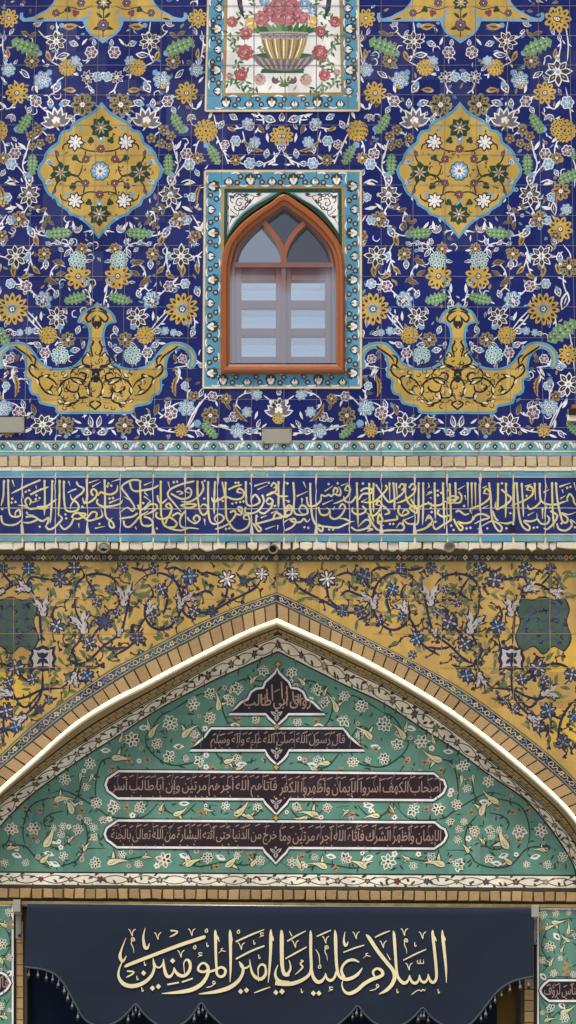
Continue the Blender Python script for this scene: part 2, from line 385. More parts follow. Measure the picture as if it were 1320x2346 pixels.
def fl_G(p, x, y, r, rot=0, L=3):
    """serrated two-tone green leaf, r = half length, centred"""
    up, dn = [], []; N = 6
    for i in range(N + 1):
        t = i / N * 2 - 1; h = (1 - t * t) ** .6 * .42 * r
        for (q, hh) in ((t, h * .72), (t + .17, h * 1.22)):
            if q < 1: up.append((q * r, hh)); dn.append((q * r, -hh * R.uniform(.85, 1.15)))
    pts = [(-r * 1.05, 0)] + up + [(r * 1.08, 0)] + dn[::-1]; ca, sa = math.cos(rot), math.sin(rot)
    p.poly([(x + a * ca - b * sa, y + a * sa + b * ca) for a, b in pts], 'green', L)
    for i in range(5):
        t = -.62 + i * .31; cx, cy = x + t * r * ca, y + t * r * sa
        for sg in (1, -1): leaf(p, cx, cy, rot + sg * .9, r * .3 * (1.1 - t * t), r * .12, 'green2', L + 1)
        dot(p, cx, cy, r * .075, 'leafg2', L + 2, 6)
def fl_D(p, x, y, r, rot=0, L=3, c='lblue'):
    """bud: drop with a white outline, blue cup at its base"""
    ca, sa = math.cos(rot), math.sin(rot)
    leaf(p, x - ca * r, y - sa * r, rot, r * 2.1, r * 1.35, 'white', L); leaf(p, x - ca * r * .7, y - sa * r * .7, rot, r * 1.55, r * .9, 'plum' if c == 'lblue' else c, L + 1)
    leaf(p, x - ca * r * 1.1, y - sa * r * 1.1, rot, r * 1.1, r * .85, 'lblue', L + 2); dot(p, x + ca * r * .25, y + sa * r * .25, r * .2, 'white', L + 2, 6)
def fl_f(p, x, y, r, rot=0, L=2, a='white', bcol='cob2'):
    """outlined leaf, r = half length"""
    ca, sa = math.cos(rot), math.sin(rot); bd = R.choice((-.12, .12))
    leaf(p, x - ca * r, y - sa * r, rot, r * 2, r * .95, a, L, bd); leaf(p, x - ca * r * .7, y - sa * r * .7, rot, r * 1.55, r * .62, bcol, L + 1, bd); leaf(p, x - ca * r * .5, y - sa * r * .5, rot, r * .9, r * .12, a, L + 2, bd)
def fl_w(p, x, y, r, rot=0, L=2, a='white'):
    ca, sa = math.cos(rot), math.sin(rot); leaf(p, x - ca * r, y - sa * r, rot, r * 2, r * .6, a, L, R.choice((-.15, .15)))
def fl_o(p, x, y, r, rot=0, L=2):
    ca, sa = math.cos(rot), math.sin(rot); leaf(p, x - ca * r, y - sa * r, rot, r * 2, r * .9, 'ochre2', L, .1); leaf(p, x - ca * r * .6, y - sa * r * .6, rot, r * 1.2, r * .3, 'brown', L + 1, .1)
    leaf(p, x - ca * r, y - sa * r, rot + .5, r * .9, r * .3, 'pale', L + 2)
def fl_c(p, x, y, r, rot=0, L=3):
    """crescent leaf with a ragged outer edge, r = half length"""
    ca, sa = math.cos(rot), math.sin(rot); up, dn = [], []
    for i in range(13):
        t = i / 12 * 2 - 1; b = .38 * r * (1 - t * t); up.append((t * r, b * .25 - .1 * r)); dn.append((t * r, b * (1.5 if i % 2 else 1.15) - .1 * r))
    p.poly([(x + a * ca - b * sa, y + a * sa + b * ca) for a, b in up + dn[::-1]], 'ochre2', L)
    mid = [(t * r, .3 * r * (1 - t * t) - .1 * r) for t in (-.7, -.3, .1, .45, .75)]
    p.stroke([(x + a * ca - b * sa, y + a * sa + b * ca) for a, b in mid], r * .12, 'brown', L + 1, taper=1)
def fl_3(p, x, y, r, rot=-1.57, L=2, a='white'):
    for t in (-.75, 0, .75): fl_f(p, x + r * .5 * math.cos(rot + t), y + r * .5 * math.sin(rot + t), r * .55, rot + t, L, a, 'steel')
def fl_V(p, x, y, r, rot=0, L=2):
    """fork of two white leaves"""
    for t in (-.35, .45): leaf(p, x, y, rot + t, r * 1.6, r * .55, 'white', L, t * .5)
    leaf(p, x, y, rot + math.pi, r, r * .3, 'white', L)
def fl_b(p, x, y, r, rot=0, L=3):
    """small brown star blossom"""
    lob(p, x, y, r, 5, .4, 'olive', L, rot + R.random()); lob(p, x, y, r * .62, 5, .5, 'brown', L + 1, R.random()); dot(p, x, y, r * .2, 'pale', L + 2, 6)
FL = dict(W=fl_W, T=fl_T, O=fl_O, B=fl_B, K=fl_K, C=fl_C, S=fl_S, L=fl_L, G=fl_G, D=fl_D, f=fl_f, w=fl_w, o=fl_o, c=fl_c, V=fl_V, b=fl_b)
FL['3'] = fl_3
FL['Q'] = lambda p, x, y, r, rot=0, L=3: fl_O(p, x, y, r, rot, L, n=13, ring='lblue')
FL['l'] = lambda p, x, y, r, rot=0, L=3: fl_S(p, x, y, r, rot, L, bcol='lblue')
FL['d'] = lambda p, x, y, r, rot=0, L=2: lob(p, x, y, r, 5, .15, 'lblue', L)
FL['y'] = lambda p, x, y, r, rot=0, L=3: fl_B(p, x, y, r, rot, L, a='ochre2')
FL['g'] = lambda p, x, y, r, rot=0, L=2: fl_f(p, x, y, r, rot, L, 'olive', 'brown')
def draw(p, items, fx):
    """items: one motif per line, 'kind x y r [angle in degrees]' or 's x y x y ...' for a stem"""
    for ln in items.strip().splitlines():
        a = ln.split()
        if not a: continue
        k = a[0]; v = [float(q) for q in a[1:]]
        if k == 's':
            pts = [fx(v[i], v[i + 1]) for i in range(0, len(v), 2)]
            p.stroke(pts, 2.7, 'white', 1, taper=1)
            # small leaflets along the stem
            for i in range(1, len(pts) - 1):
                an = math.atan2(pts[i + 1][1] - pts[i - 1][1], pts[i + 1][0] - pts[i - 1][0]); sg = R.choice((-1, 1))
                leaf(p, pts[i][0], pts[i][1], an + sg * .8, 11, 4.5, 'white', 1)
        else:
            x, y = fx(v[0], v[1]); FL[k](p, x, y, v[2], math.radians(v[3]) if len(v) > 3 else (-1.57 if k in 'T3' else 0))

# ------------------------------------------------------------------ the facade
F = empty('shrine_facade', 'tall shrine portal facade covered in blue, yellow and green painted tiles', 'building')
axL = lambda y: 236 - (y - 98) * .0214
axR = lambda y: 1055 - (y - 98) * .0083
axM = lambda y: 646 - (y - 250) * .0105
gx = lambda k, y: (9 + 72.05 * k) + ((-16 + 74.1 * k) - (9 + 72.05 * k)) * (y - 100) / 800.0      # tile joints
GY = (-126, -55, 14.5, 82, 150, 218, 287, 355.5, 424.5, 494.7, 563.6, 633.8, 703.6, 774.5, 844.4, 915.6, 980)

HALF = '''
s 345 50 342 72 342 92
s 385 70 370 85 352 92
s 340 112 344 128 352 142
s 310 158 300 170 288 172
s 322 176 336 186 338 198
s 352 142 330 152 315 155
s 268 190 262 205 250 214
s 298 275 292 262 282 252
s 462 70 466 100 462 125 457 158
s 440 215 400 222 384 232
s 384 232 368 248 350 262
s 318 238 300 244 284 244
s 327 300 336 288 340 282
s 452 250 440 246 428 226
s 400 400 408 376 398 340 402 352
s 402 352 392 318 370 300 348 318
s 425 375 408 394 398 412
s 398 412 396 428 392 440
s 390 470 398 484 404 500
s 392 472 372 478 352 486 340 502
s 352 486 356 504 352 516
s 415 418 432 412 448 420
s 404 508 390 518 380 534
s 345 541 362 538 378 530
s 440 492 450 508 464 532
s 470 300 452 330 448 352
s 282 580 296 562 318 556 342 560
s 300 566 292 556 288 548
s 300 612 318 606 332 622 334 644
s 375 556 384 576 380 596 370 624
s 380 596 386 616 392 632
s 436 590 452 586 464 576
s 452 584 456 602 456 618
s 246 664 240 684 238 700
s 258 664 252 676 240 682
s 424 650 404 652 388 656 370 672 350 688
s 340 700 328 716 318 726
s 318 672 330 660 342 668
s 345 757 362 734 384 712
s 350 757 368 742 386 720
s 315 748 318 766 296 782
s 334 790 336 806 338 830
s 330 790 336 806 334 838
s 290 795 304 806 312 838
s 400 842 428 838 462 830
s 428 838 440 820 466 838
s 402 846 410 862 404 880
s 428 980 440 952 470 912
s 432 978 448 946 458 920
s 430 985 450 988 468 996
s 300 948 312 960 330 970
s 356 978 384 988 408 990
s 262 980 240 984 222 992
s 392 946 374 952 360 942
s 412 922 396 930 394 944
s 427 928 430 900 422 880
s 438 704 446 735 446 752
s 280 600 268 610 262 622
s 245 540 240 528 262 532
W 343 95 24
o 312 62 18 180
d 332 58 6
3 385 60 14 -60
g 398 80 11 30
g 414 76 11 160
G 408 108 38 -22
d 381 122 7
B 397 140 18
D 303 100 11 160
w 279 95 10 -120
S 262 120 15
D 256 98 8 -90
f 327 127 16 10
o 360 130 14 110
L 298 140 13
K 315 155 20
W 268 177 16
l 246 176 12
f 289 156 9 -50
L 371 183 21
d 356 166 7
O 374 196 9
D 337 200 14 60
o 308 205 15 -10
w 385 203 11 -70
S 384 232 14
D 398 252 9 60
D 350 237 11 -90
O 428 213 27
L 450 160 17
f 412 170 14 -40
w 460 182 9 -60
O 454 42 23 
f 447 72 9 -120
D 463 86 8 90
o 452 122 12 -90
D 458 138 8 100
B 277 240 27
D 318 236 13 200
D 297 274 8 90
T 337 270 33 -80
3 437 262 17 80
w 458 240 12 -50
G 406 280 28 60
d 424 296 8
K 472 300 27
b 376 298 13
b 392 312 12
b 347 317 12
b 370 328 11
b 388 336 10
w 410 334 13 -50
w 404 356 10 -100
G 386 374 27 88
S 427 352 14
w 424 334 7 -90
y 453 362 14
l 434 376 14
D 452 396 9 60
D 392 410 15 100
W 390 447 26
T 391 440 18 -90
c 455 447 26 100
l 440 452 11
w 432 420 12 -20
w 430 478 14 20
g 357 482 11 30
g 344 502 11 70
g 336 510 9 150
g 352 516 11 100
g 372 474 10 -140
w 410 472 12 -50
y 412 502 19
l 428 504 12
S 398 510 11
D 381 532 14 120
o 370 552 14 100
w 302 518 11 60
G 314 534 31 4
d 342 536 9
3 272 532 17 -60
w 286 518 12 -70
V 462 530 14 -120
b 448 540 14
g 442 556 9 60
C 273 596 21
y 264 570 14
f 296 580 12 60
w 250 574 9 0
D 320 556 8 160
D 341 559 8 150
D 312 572 7 140
D 289 554 8 -90
y 350 582 16
D 345 606 11 90
g 316 600 15 -20
g 310 626 12 200
g 330 646 15 150
g 338 642 11 40
o 372 550 13 90
w 384 590 14 80
o 367 620 13 130
o 391 632 13 20
W 415 587 27
d 391 588 9
o 420 622 15 90
g 412 614 11 60
D 445 556 9 -90
o 453 616 13 70
f 247 598 9 180
O 270 633 31
d 254 646 12
D 254 645 9 110
w 242 660 11 -80
G 270 683 29 14
S 388 656 14
w 401 642 10 -60
f 404 660 8 10
l 424 650 12
D 452 668 12 70
L 347 686 20
W 350 690 14
D 318 674 10 -110
d 336 700 7
Q 418 708 38
f 430 742 9 90
D 442 762 10 110
W 315 727 24
f 296 712 9 -60
w 352 724 11 -80
d 306 748 8
D 360 758 12 170
L 378 758 10
L 398 762 9
D 410 764 8 10
K 333 768 21
B 287 778 18
y 284 772 8
D 265 756 10 -110
D 356 790 11 -30
w 372 786 9 -10
f 304 790 13 20
S 338 808 13
lb 338 808 8
C 304 814 21
D 270 802 11 -170
f 252 790 9 70
S 418 822 11
g 402 820 9 60
w 432 838 11 40
w 412 852 12 70
D 462 838 8 20
c 404 884 27 95
l 424 884 10
b 444 908 13
g 430 870 9 -30
L 427 934 20
S 392 946 16
o 388 962 11 80
g 358 938 14 -80
f 384 926 12 -60
W 337 973 26
B 286 975 22
b 286 975 8
O 415 986 17
f 228 966 14 -70
D 236 990 12 160
w 256 966 9 -30
w 262 990 9 40
w 318 990 8 60
f 456 994 12 40
w 442 972 10 -70
w 370 986 10 20
d 282 1000 5
w 436 1000 10 30
f 462 900 12 -60
G 480 978 22 50
B 486 950 20
'''.replace('lb 338 808 8\n', '')
MEDAL = [(0, 233), (14, 250), (30, 262), (52, 274), (68, 284), (72, 296), (88, 300), (97, 314), (100, 326), (114, 336), (127, 352), (131, 366), (140, 378), (144, 391), (140, 406), (131, 418), (126, 434), (116, 448), (101, 457), (96, 470), (86, 476), (74, 484), (68, 492), (48, 500), (30, 513), (14, 530), (0, 548)]
WING = [(0, 100), (14, 90), (28, 82), (38, 71), (44, 59), (47, 49), (52, 49), (184, 50), (192, 43), (191, 30), (184, 29), (184, 39), (178, 42), (160, 38), (146, 30), (130, 22), (116, 6), (110, -8), (0, -8)]
WINGI = [(0, 91), (14, 83), (26, 76), (33, 66), (38, 57), (38, 49), (30, 40), (46, 38), (54, 43), (164, 43), (146, 35), (128, 27), (114, 12), (105, -8), (0, -8)]
VASE = [(0, 692), (12, 703), (26, 709), (37, 719), (45, 738), (34, 741), (24, 746), (19, 758), (18, 776), (22, 795), (30, 815), (46, 833), (66, 842), (96, 843), (122, 832), (142, 806), (160, 788), (180, 783), (204, 787), (222, 800), (230, 818), (228, 838), (218, 846), (211, 838), (214, 824), (208, 808), (192, 799), (176, 806), (166, 820), (162, 842), (164, 862), (152, 872), (153, 890), (146, 904), (134, 908), (128, 924), (110, 930), (92, 934), (82, 948), (0, 948)]
def inset(pts, d):
    SGN = 1 if pts[0][1] < pts[-1][1] else -1
    out = []; n = len(pts)
    for i in range(n):
        a, b = pts[i - 1] if i else (-pts[1][0], pts[1][1]), pts[i + 1] if i < n - 1 else (-pts[-2][0], pts[-2][1])
        dx, dy = b[0] - a[0], b[1] - a[1]; l = math.hypot(dx, dy) or 1
        out.append((max(0, pts[i][0] + dy / l * d * SGN), pts[i][1] - dx / l * d * SGN))
    return out
def closed_half(p, half, m, L):
    p.poly(half, m, L, .2)
def carpet(p, ax, sides=(1, -1), full=True):
    for sg in sides:
        p.T = lambda u, y, sg=sg: (ax(y) + sg * u, y)
        fx = lambda x, y: (x - axL(y), y)
        for k in range(330):
            # small filler leaves, curls and buds between the big blossoms
            x, y, a = R.uniform(0, 245), R.uniform(-20, 1002), R.uniform(0, 6.28); q = R.random()
            if q < .3: leaf(p, x, y, a, R.uniform(8, 15), R.uniform(3, 4.6), R.choice(('white', 'white', 'greyl', 'lblue')), .6, R.choice((-.3, .3)))
            elif q < .55: fl_f(p, x, y, R.uniform(5.5, 8.5), a, .3, R.choice(('white', 'olive', 'greyl', 'lblue')), R.choice(('cob2', 'dark', 'steel')))
            elif q < .7: lob(p, x, y, R.uniform(3.5, 5.5), 5, .3, R.choice(('olive', 'lblue', 'greyl', 'plum')), .5, a); dot(p, x, y, 1.7, 'dark', .9, 5)
            elif q < .84: p.stroke([(x, y), (x + 9 * math.cos(a), y + 9 * math.sin(a)), (x + 16 * math.cos(a + .6), y + 16 * math.sin(a + .6)), (x + 17 * math.cos(a + 1.2), y + 17 * math.sin(a + 1.2))], 2, 'white', .5, taper=1)
            else: leaf(p, x, y, a, R.uniform(10, 16), R.uniform(4.5, 6.5), R.choice(('olive', 'ochre2', 'green')), .5, .2)
        draw(p, HALF, fx)
        B0 = 9
        for pts, d in ((MEDAL, 6.5), (WING, 0), (VASE, 6)):
            if not d: closed_half(p, pts, 'lblue', B0); closed_half(p, WINGI, 'ochre', B0 + .6); continue
            closed_half(p, cat(pts, 4), 'lblue', B0); closed_half(p, cat(inset(pts, -1.2), 4), 'turq', B0 + .3); closed_half(p, cat(inset(pts, -d), 4), 'ochre', B0 + .6)
        # medallion
        st = lambda pts, wd=3.6, m='dark', L=B0 + 1: p.stroke([(a - 228, b) for a, b in pts], wd, m, L, taper=1)
        for pts in ([(231, 347), (254, 346), (270, 340), (283, 330)], [(262, 346), (263, 358), (261, 365)], [(262, 368), (272, 372), (286, 362)], [(296, 327), (312, 332), (315, 344)], [(305, 396), (284, 404), (274, 398), (268, 378)], [(305, 398), (284, 402), (272, 412), (262, 420)], [(228, 442), (252, 440), (266, 446), (284, 458)], [(262, 424), (264, 434), (266, 444)], [(262, 420), (280, 416), (288, 426)], [(300, 462), (314, 456), (318, 444)], [(316, 380), (326, 366), (332, 346)], [(316, 410), (328, 424), (334, 444)], [(320, 395), (340, 380), (350, 372)], [(320, 398), (338, 408), (348, 416)], [(232, 305), (231, 330)], [(229, 455), (229, 480)]): st(pts)
        for x, y in ((286, 326), (284, 460)):
            fl_W(p, x - 228, y, 21, 0, B0 + 1, 8, 'dark', 'white', 'brown'); lob(p, x - 228, y, 7, 5, .2, 'white', B0 + 6)
        fl_S(p, 33, 365, 9.5, 0, B0 + 2, 5, 'brown', 'wine'); fl_S(p, 33, 420, 9.5, 0, B0 + 2, 5, 'brown', 'wine')
        for y, x in ((362, 286), (427, 290), (322, 251), (464, 252)):
            lob(p, x - 228, y, 8.5, 3, .4, 'dgreen', B0 + 2, R.random())
        for x, y in ((276, 293), (340, 347), (344, 372), (343, 416), (302, 446), (268, 500)): dot(p, x - 228, y, 5.5, 'lblue', B0 + 2)
        for x, y in ((346, 371), (345, 417)): fl_D(p, x - 228, y, 8, .5, B0 + 2)
        for x, y, a in ((328, 352, 110), (332, 440, 70)): fl_f(p, x - 228, y, 9, math.radians(a), B0 + 2, 'dgreen', 'plum')
        fl_W(p, 90, 396, 25, .3, B0 + 2, 7, 'dgreen', 'dgreen', 'white')
        for k in range(7): leaf(p, 90, 396, .6 + k * .9, 16, 3.6, 'pale', B0 + 6)
        dot(p, 90, 396, 5, 'greyv', B0 + 7)
        for k in range(46):
            t, rr, a = R.uniform(-1.5, 1.5), R.uniform(30, 125), R.uniform(0, 6.28); u, y = abs(rr * math.cos(t)), 392 + rr * .95 * math.sin(t)
            if u + abs(y - 392) * .8 > 128: continue
            if k % 2: p.stroke([(u, y), (u + 6 * math.cos(a), y + 6 * math.sin(a)), (u + 9 * math.cos(a + 1), y + 9 * math.sin(a + 1))], 1.8, 'dark', B0 + .8, taper=1)
            else: leaf(p, u, y, a, 9, 4, R.choice(('dgreen', 'ochre2', 'brown')), B0 + .9)
        # wing cartouche
        q = lambda x: x - 236
        p.stroke([(q(262), 14), (q(288), 22), (q(312), 18), (q(332), 30), (q(352), 34)], 2.2, 'dark', B0 + 1, taper=1)
        fl_S(p, q(288), 7, 10, 0, B0 + 2, 6, 'dark', 'plum'); fl_S(p, q(345), 30, 9, 0, B0 + 2, 6, 'dark', 'plum')
        lob(p, q(300), 30, 9, 3, .4, 'wine', B0 + 2, 1.2); lob(p, q(318), 22, 8, 3, .4, 'dgreen', B0 + 2, .4); dot(p, q(268), 28, 5, 'lblue', B0 + 2); leaf(p, q(372), 42, .2, 18, 5, 'dark', B0 + 2)
        leaf(p, 2, 42, -.75, 20, 7, 'dgreen', B0 + 2); leaf(p, 5, 62, .3, 20, 8, 'dgreen', B0 + 2)
        # palmette vase
        q = lambda x: x - 221
        sv = lambda pts, wd=4.4, m='ink', L=B0 + 1: p.stroke([(q(a), b) for a, b in pts], wd, m, L, taper=1)
        for pts in ([(222, 712), (236, 716), (246, 728), (240, 738), (230, 730), (224, 722)], [(222, 754), (230, 742), (228, 730)], [(224, 706), (238, 712), (244, 718)],
                    [(232, 780), (228, 784), (234, 796), (232, 806), (228, 818)], [(228, 818), (242, 812), (252, 822), (250, 834), (234, 840), (222, 856)], [(222, 856), (236, 844), (254, 838), (272, 846), (280, 858)],
                    [(280, 858), (274, 872), (258, 878), (246, 870), (244, 858), (256, 854), (262, 862)], [(224, 862), (236, 880), (234, 902), (226, 910)], [(240, 878), (256, 868), (276, 866), (294, 874), (304, 890), (300, 908)],
                    [(258, 880), (262, 896), (276, 898), (288, 890), (286, 884)], [(236, 910), (252, 912), (262, 908)], [(262, 896), (258, 910), (266, 922), (290, 926)], [(300, 908), (290, 920), (276, 928), (290, 932)], [(310, 906), (330, 902), (346, 886), (352, 868), (344, 862), (328, 866), (314, 876), (306, 890)],
                    [(352, 868), (366, 860), (374, 848), (370, 836), (362, 838), (352, 848)], [(366, 832), (374, 818), (390, 806), (402, 798), (408, 792)], [(362, 838), (360, 822), (372, 812)], [(222, 918), (234, 926), (218, 940)], [(240, 922), (258, 924)], [(330, 902), (324, 890), (318, 882)]): sv(pts)
        for x, y, a, l in ((246, 838, 20, 15), (284, 856, 40, 12), (264, 872, 150, 14), (238, 890, 100, 14), (262, 902, 100, 14), (300, 886, 80, 16), (276, 922, 10, 14), (318, 902, -30, 14), (350, 880, -60, 14), (340, 864, 200, 12), (360, 848, -50, 12), (236, 818, -60, 9), (296, 922, -30, 10)):
            leaf(p, q(x), y, math.radians(a), l + 5, 10, 'ink', B0 + 2); leaf(p, q(x) + 1.5, y, math.radians(a), l + 1, 5.6, 'creamleaf', B0 + 3)
        inb = lambda u, y: 0 <= u < (150 - (y - 850) * .75 if y > 850 else 40 + (y - 800) * 2) and 800 < y < 938
        for k in range(90):
            u, y, a = R.uniform(0, 150), R.uniform(800, 936), R.uniform(0, 6.28)
            if not inb(u, y) or not inb(u + 12, y): continue
            if k % 3: p.stroke([(u, y), (u + 6 * math.cos(a), y + 6 * math.sin(a)), (u + 10 * math.cos(a + .8), y + 10 * math.sin(a + .8)), (u + 9 * math.cos(a + 1.6), y + 9 * math.sin(a + 1.6))], 2.0, 'ink', B0 + .8, taper=1)
            else: leaf(p, u, y, a, 9, 3.6, R.choice(('ink', 'creamleaf', 'ochre2')), B0 + .9)
        leaf(p, 0, 842, 1.2, 24, 9, 'ink', B0 + 2); lob(p, q(222), 868, 9, 4, .3, 'ink', B0 + 3); lob(p, q(224), 742, 7, 4, .3, 'ink', B0 + 2)
    p.T = lambda u, y: (ax(y) + u, y)
    for y in (293, 491):
        fl_W(p, 0, y, 26, 0, 11, 8, 'dgreen', 'dgreen', 'white')
        for k in range(8): leaf(p, 0, y, .3 + k * .785, 17, 3.8, 'pale', 15)
        lob(p, 0, y, 6, 5, .2, 'greyv', 16); dot(p, 0, y, 3, 'white', 17)
    for y in (318, 468): dot(p, 0, y, 8, 'lblue', 11); dot(p, 0, y, 3, 'white', 12)
    fl_S(p, 0, 341, 10, 0, 11, 6, 'brown', 'wine'); fl_S(p, 0, 446, 10, 0, 11, 6, 'brown', 'wine')
    lob(p, 0, 392, 23, 10, .14, 'dgreen', 11); lob(p, 0, 392, 21, 10, .2, 'lblue', 12)
    for k in range(10): leaf(p, 0, 392, k * .628, 17, 4.6, 'white', 13)
    dot(p, 0, 392, 4, 'steel', 14)
    fl_W(p, 0, 6, 19, 0, 11, 8, 'dgreen', 'dgreen', 'white')
    for k in range(8): leaf(p, 0, 6, k * .785, 13, 3.4, 'pale', 15)
    fl_S(p, 0, 58, 14, 0, 12, 7, 'dark', 'plum'); p.stroke([(0, 22), (0, 86)], 2.4, 'dark', 11, False)
P = Panel(0.0)
# the cobalt ground, left open where the window stands
for x0, y0, x1, y1 in ((-480, -260, 480, 1010), (480, -260, 812, 440), (480, 860, 812, 1010), (812, -260, 1800, 1010)):
    P.poly([(x0, y0), (x1, y0), (x1, y1), (x0, y1)], 'cob', 0, 0)
P.clip = lambda x, y: (x < 476 or 818 < x) and y > -40
carpet(P, axL); P.clip = lambda x, y: 826 < x < 1296 or (x > 826 and y > 880)
carpet(P, axR)
P.clip = None
MID = '''
s 643 345 630 362 608 374 596 376
s 625 366 630 358 636 350
s 618 272 596 264 582 268
s 596 264 604 274 586 274
s 566 290 548 294 532 296
s 556 300 560 318 564 332
s 490 300 500 320 510 344 526 360
s 512 344 520 366 524 376
s 548 372 560 376 572 374
s 490 262 494 280 498 292
s 596 290 590 296 600 304
O 641 312 24
D 641 336 10 90
f 643 268 10 -90
f 614 290 8 -60
D 618 273 14 20
w 585 264 10 20
D 535 268 11 30
L 568 284 15
S 572 290 10
o 531 295 11 20
D 507 286 11 -60
g 598 296 12 60
c 580 335 28 28
L 584 326 14
D 572 342 10 100
w 612 316 11 90
S 516 331 11
l 540 323 13
w 535 338 10 70
K 472 300 25
G 489 352 27 62
d 474 332 8
y 540 367 13
w 556 362 9 -30
l 573 374 14
D 594 375 10 0
D 611 352 11 -80
w 622 372 10 -40
w 630 378 8 10
w 484 262 12 -60
'''
MID2 = '''
s 604 906 618 916 628 922
s 545 912 560 902 576 900
s 545 912 542 926 552 938
s 487 910 508 906 520 912
s 430 978 446 940 470 912 486 906
s 480 972 500 978 522 978
s 545 990 520 982 508 980
s 560 988 584 992 606 992
s 574 986 590 982 594 968
T 638 935 30 -90
W 638 930 19
O 638 957 15
f 637 897 9 -90
f 648 908 8 -50
L 588 904 14
f 572 896 9 160
c 550 946 27 52
L 566 944 13
S 536 955 12
D 520 962 8 -160
w 588 952 10 100
S 487 908 12
w 497 924 8 60
y 518 914 13
g 522 932 9 60
B 482 952 21
G 478 984 26 44
L 545 987 18
D 572 988 12 180
f 593 970 10 -60
w 512 978 13 20
w 600 996 9 30
w 554 1004 9 50
d 452 970 9
w 606 976 8 -30
'''
for sg in (1, -1):
    P.T = lambda u, y, sg=sg: (axM(y) + sg * u, y)
    fx = lambda x, y: (x - axM(y), y)
    P.clip = lambda x, y, sg=sg: (x <= axM(y) + .5) if sg == 1 else x >= axM(y) - .5
    draw(P, MID, fx); draw(P, MID2, fx)
P.clip = None
P.T = lambda x, y: (x, y)
EXTRA = '''
s 1296 60 1302 100 1300 140
s 1296 200 1306 250 1310 300
s 1300 340 1318 380 1316 430
s 1290 560 1308 590 1290 640 1306 690
s 1300 740 1312 800 1316 850
K 1286 296 26
W 1278 165 32
O 1278 44 32
B 1280 165 20
l 1300 235 16
O 1284 525 30
G 1302 405 32 -24
y 1285 438 22
D 1262 448 10 180
f 1268 478 16 90
L 1298 480 14
B 1304 612 24
D 1282 590 12 -100
f 1296 690 22 100
G 1284 762 44 -34
O 1302 812 24
W 1302 880 28
D 1260 882 14 100
D 1284 842 11 170
S 1300 345 14
G 1312 350 16 80
w 1272 320 10 -40
L 1266 930 14
w 1296 926 12 -50
'''
draw(P, EXTRA, lambda x, y: (x, y))
# left sliver of the next bay
draw(P, '''
G 6 770 30 60
O 4 455 20
''', lambda x, y: (x, y))
# joints
P.jit = .25
for k in range(-5, 24):
    ys = [y for y in range(-200, 1020, 30)]
    for a, b in ((-200, 1010),):
        if 508 < gx(k, 600) < 790:
            P.stroke([(gx(k, y), y) for y in range(-200, 440, 40)], .95, 'grout', 22, False); P.stroke([(gx(k, y), y) for y in range(880, 1011, 26)], .95, 'grout', 22, False)
        else: P.stroke([(gx(k, y) + R.uniform(-.5, .5), y) for y in range(-200, 1011, 40)], .95, 'grout', 22, False)
for i, y in enumerate(GY):
    for x0, x1 in (((-450, 1780),) if not 440 < y < 860 else ((-450, 478), (814, 1780))):
        P.stroke([(x, y + R.uniform(-.6, .6)) for x in range(x0, x1 + 1, 36)], .95, 'grout', 22, False)
P.build('floral_tile_wall', F, 'cobalt blue tile wall painted with yellow medallions, white blossoms and green leaves')

# ------------------------------------------------------------------ blue flower borders of the two panels
def band_run(p, x0, y0, x1, y1, wd, n, ph=0):
    """n units of the turquoise border from (x0,y0) to (x1,y1); wd its width"""
    dx, dy = x1 - x0, y1 - y0; l = math.hypot(dx, dy); dx /= l; dy /= l; u = l / n; old = p.T
    p.T = lambda s, t: (x0 + dx * s - dy * t, y0 + dy * s + dx * t)
    for i in range(n):
        c = (i + .5) * u; h = wd / 2
        if (i + ph) % 2: 
            leaf(p, c, h * .95, -1.57, h * 1.3, h * 1.35, 'inkb', 3); leaf(p, c, h * .75, -1.57, h * .95, h * .85, 'white', 4); leaf(p, c, h * .9, -1.57, h * .4, h * .7, 'turq2', 5); leaf(p, c, -h * .2, 1.57, h * .5, h * .2, 'inkb', 5)
        else:
            lob(p, c, 0, h * .78, 5, .25, 'inkb', 3, -1.57); lob(p, c, h * .12, h * .52, 3, .25, 'white', 4, 1.57)
            for t in (-2.4, -.75): leaf(p, c, -h * .1, t, h * .85, h * .36, 'inkb', 5); 
            leaf(p, c, h * .3, -1.57, h * .9, h * .26, 'yel', 6)
        sg = 1 if i % 2 else -1
        for k, (a, b) in enumerate(((-.16, -.4), (.06, .35))):
            x = c + u * (.5 + a * .7); y = b * h * sg
            if i == n - 1: continue
            lob(p, x, y, h * .4, 5, .2, 'inkb', 3); dot(p, x, y, h * .19, 'greyl', 4, 6)
        for t, sgn in ((-.3, 1), (.3, -1)):
            p.stroke([(c + u * t - 10, sgn * h * .74), (c + u * t, sgn * h * .86), (c + u * t + 10, sgn * h * .7)], 3.2, 'white', 2, taper=1)
    p.T = old
def frame(p, o, i):
    """o, i: outer and inner corner px (tl, tr, br, bl)"""
    for k in range(4):
        a, b, c, d = o[k], o[(k + 1) % 4], i[(k + 1) % 4], i[k]
        p.poly([a, b, c, d], 'turq', 0, 0)
        for e, (q, r) in enumerate(((a, b), (d, c))):
            p.stroke([q, ((q[0] + r[0]) / 2, (q[1] + r[1]) / 2), r], 5.5 if e == 0 else 7, 'ochre2' if e else 'pale', 1, False); p.stroke([q, r], 1.6, 'olive' if e else 'cream', 2, False)
V = Panel(-0.012)
o_, i_ = [(480, -120), (819, -120), (823, 253), (471, 254)], [(520, -84), (780, -84), (785, 215), (514, 216)]
frame(V, o_, i_)
V.poly(i_, 'white', .5, 0)
band_run(V, 492, 234, 806, 233, 34, 6); band_run(V, 493, 232, 498, -100, 36, 7, 1); band_run(V, 802, -100, 805, 232, 36, 7, 1)
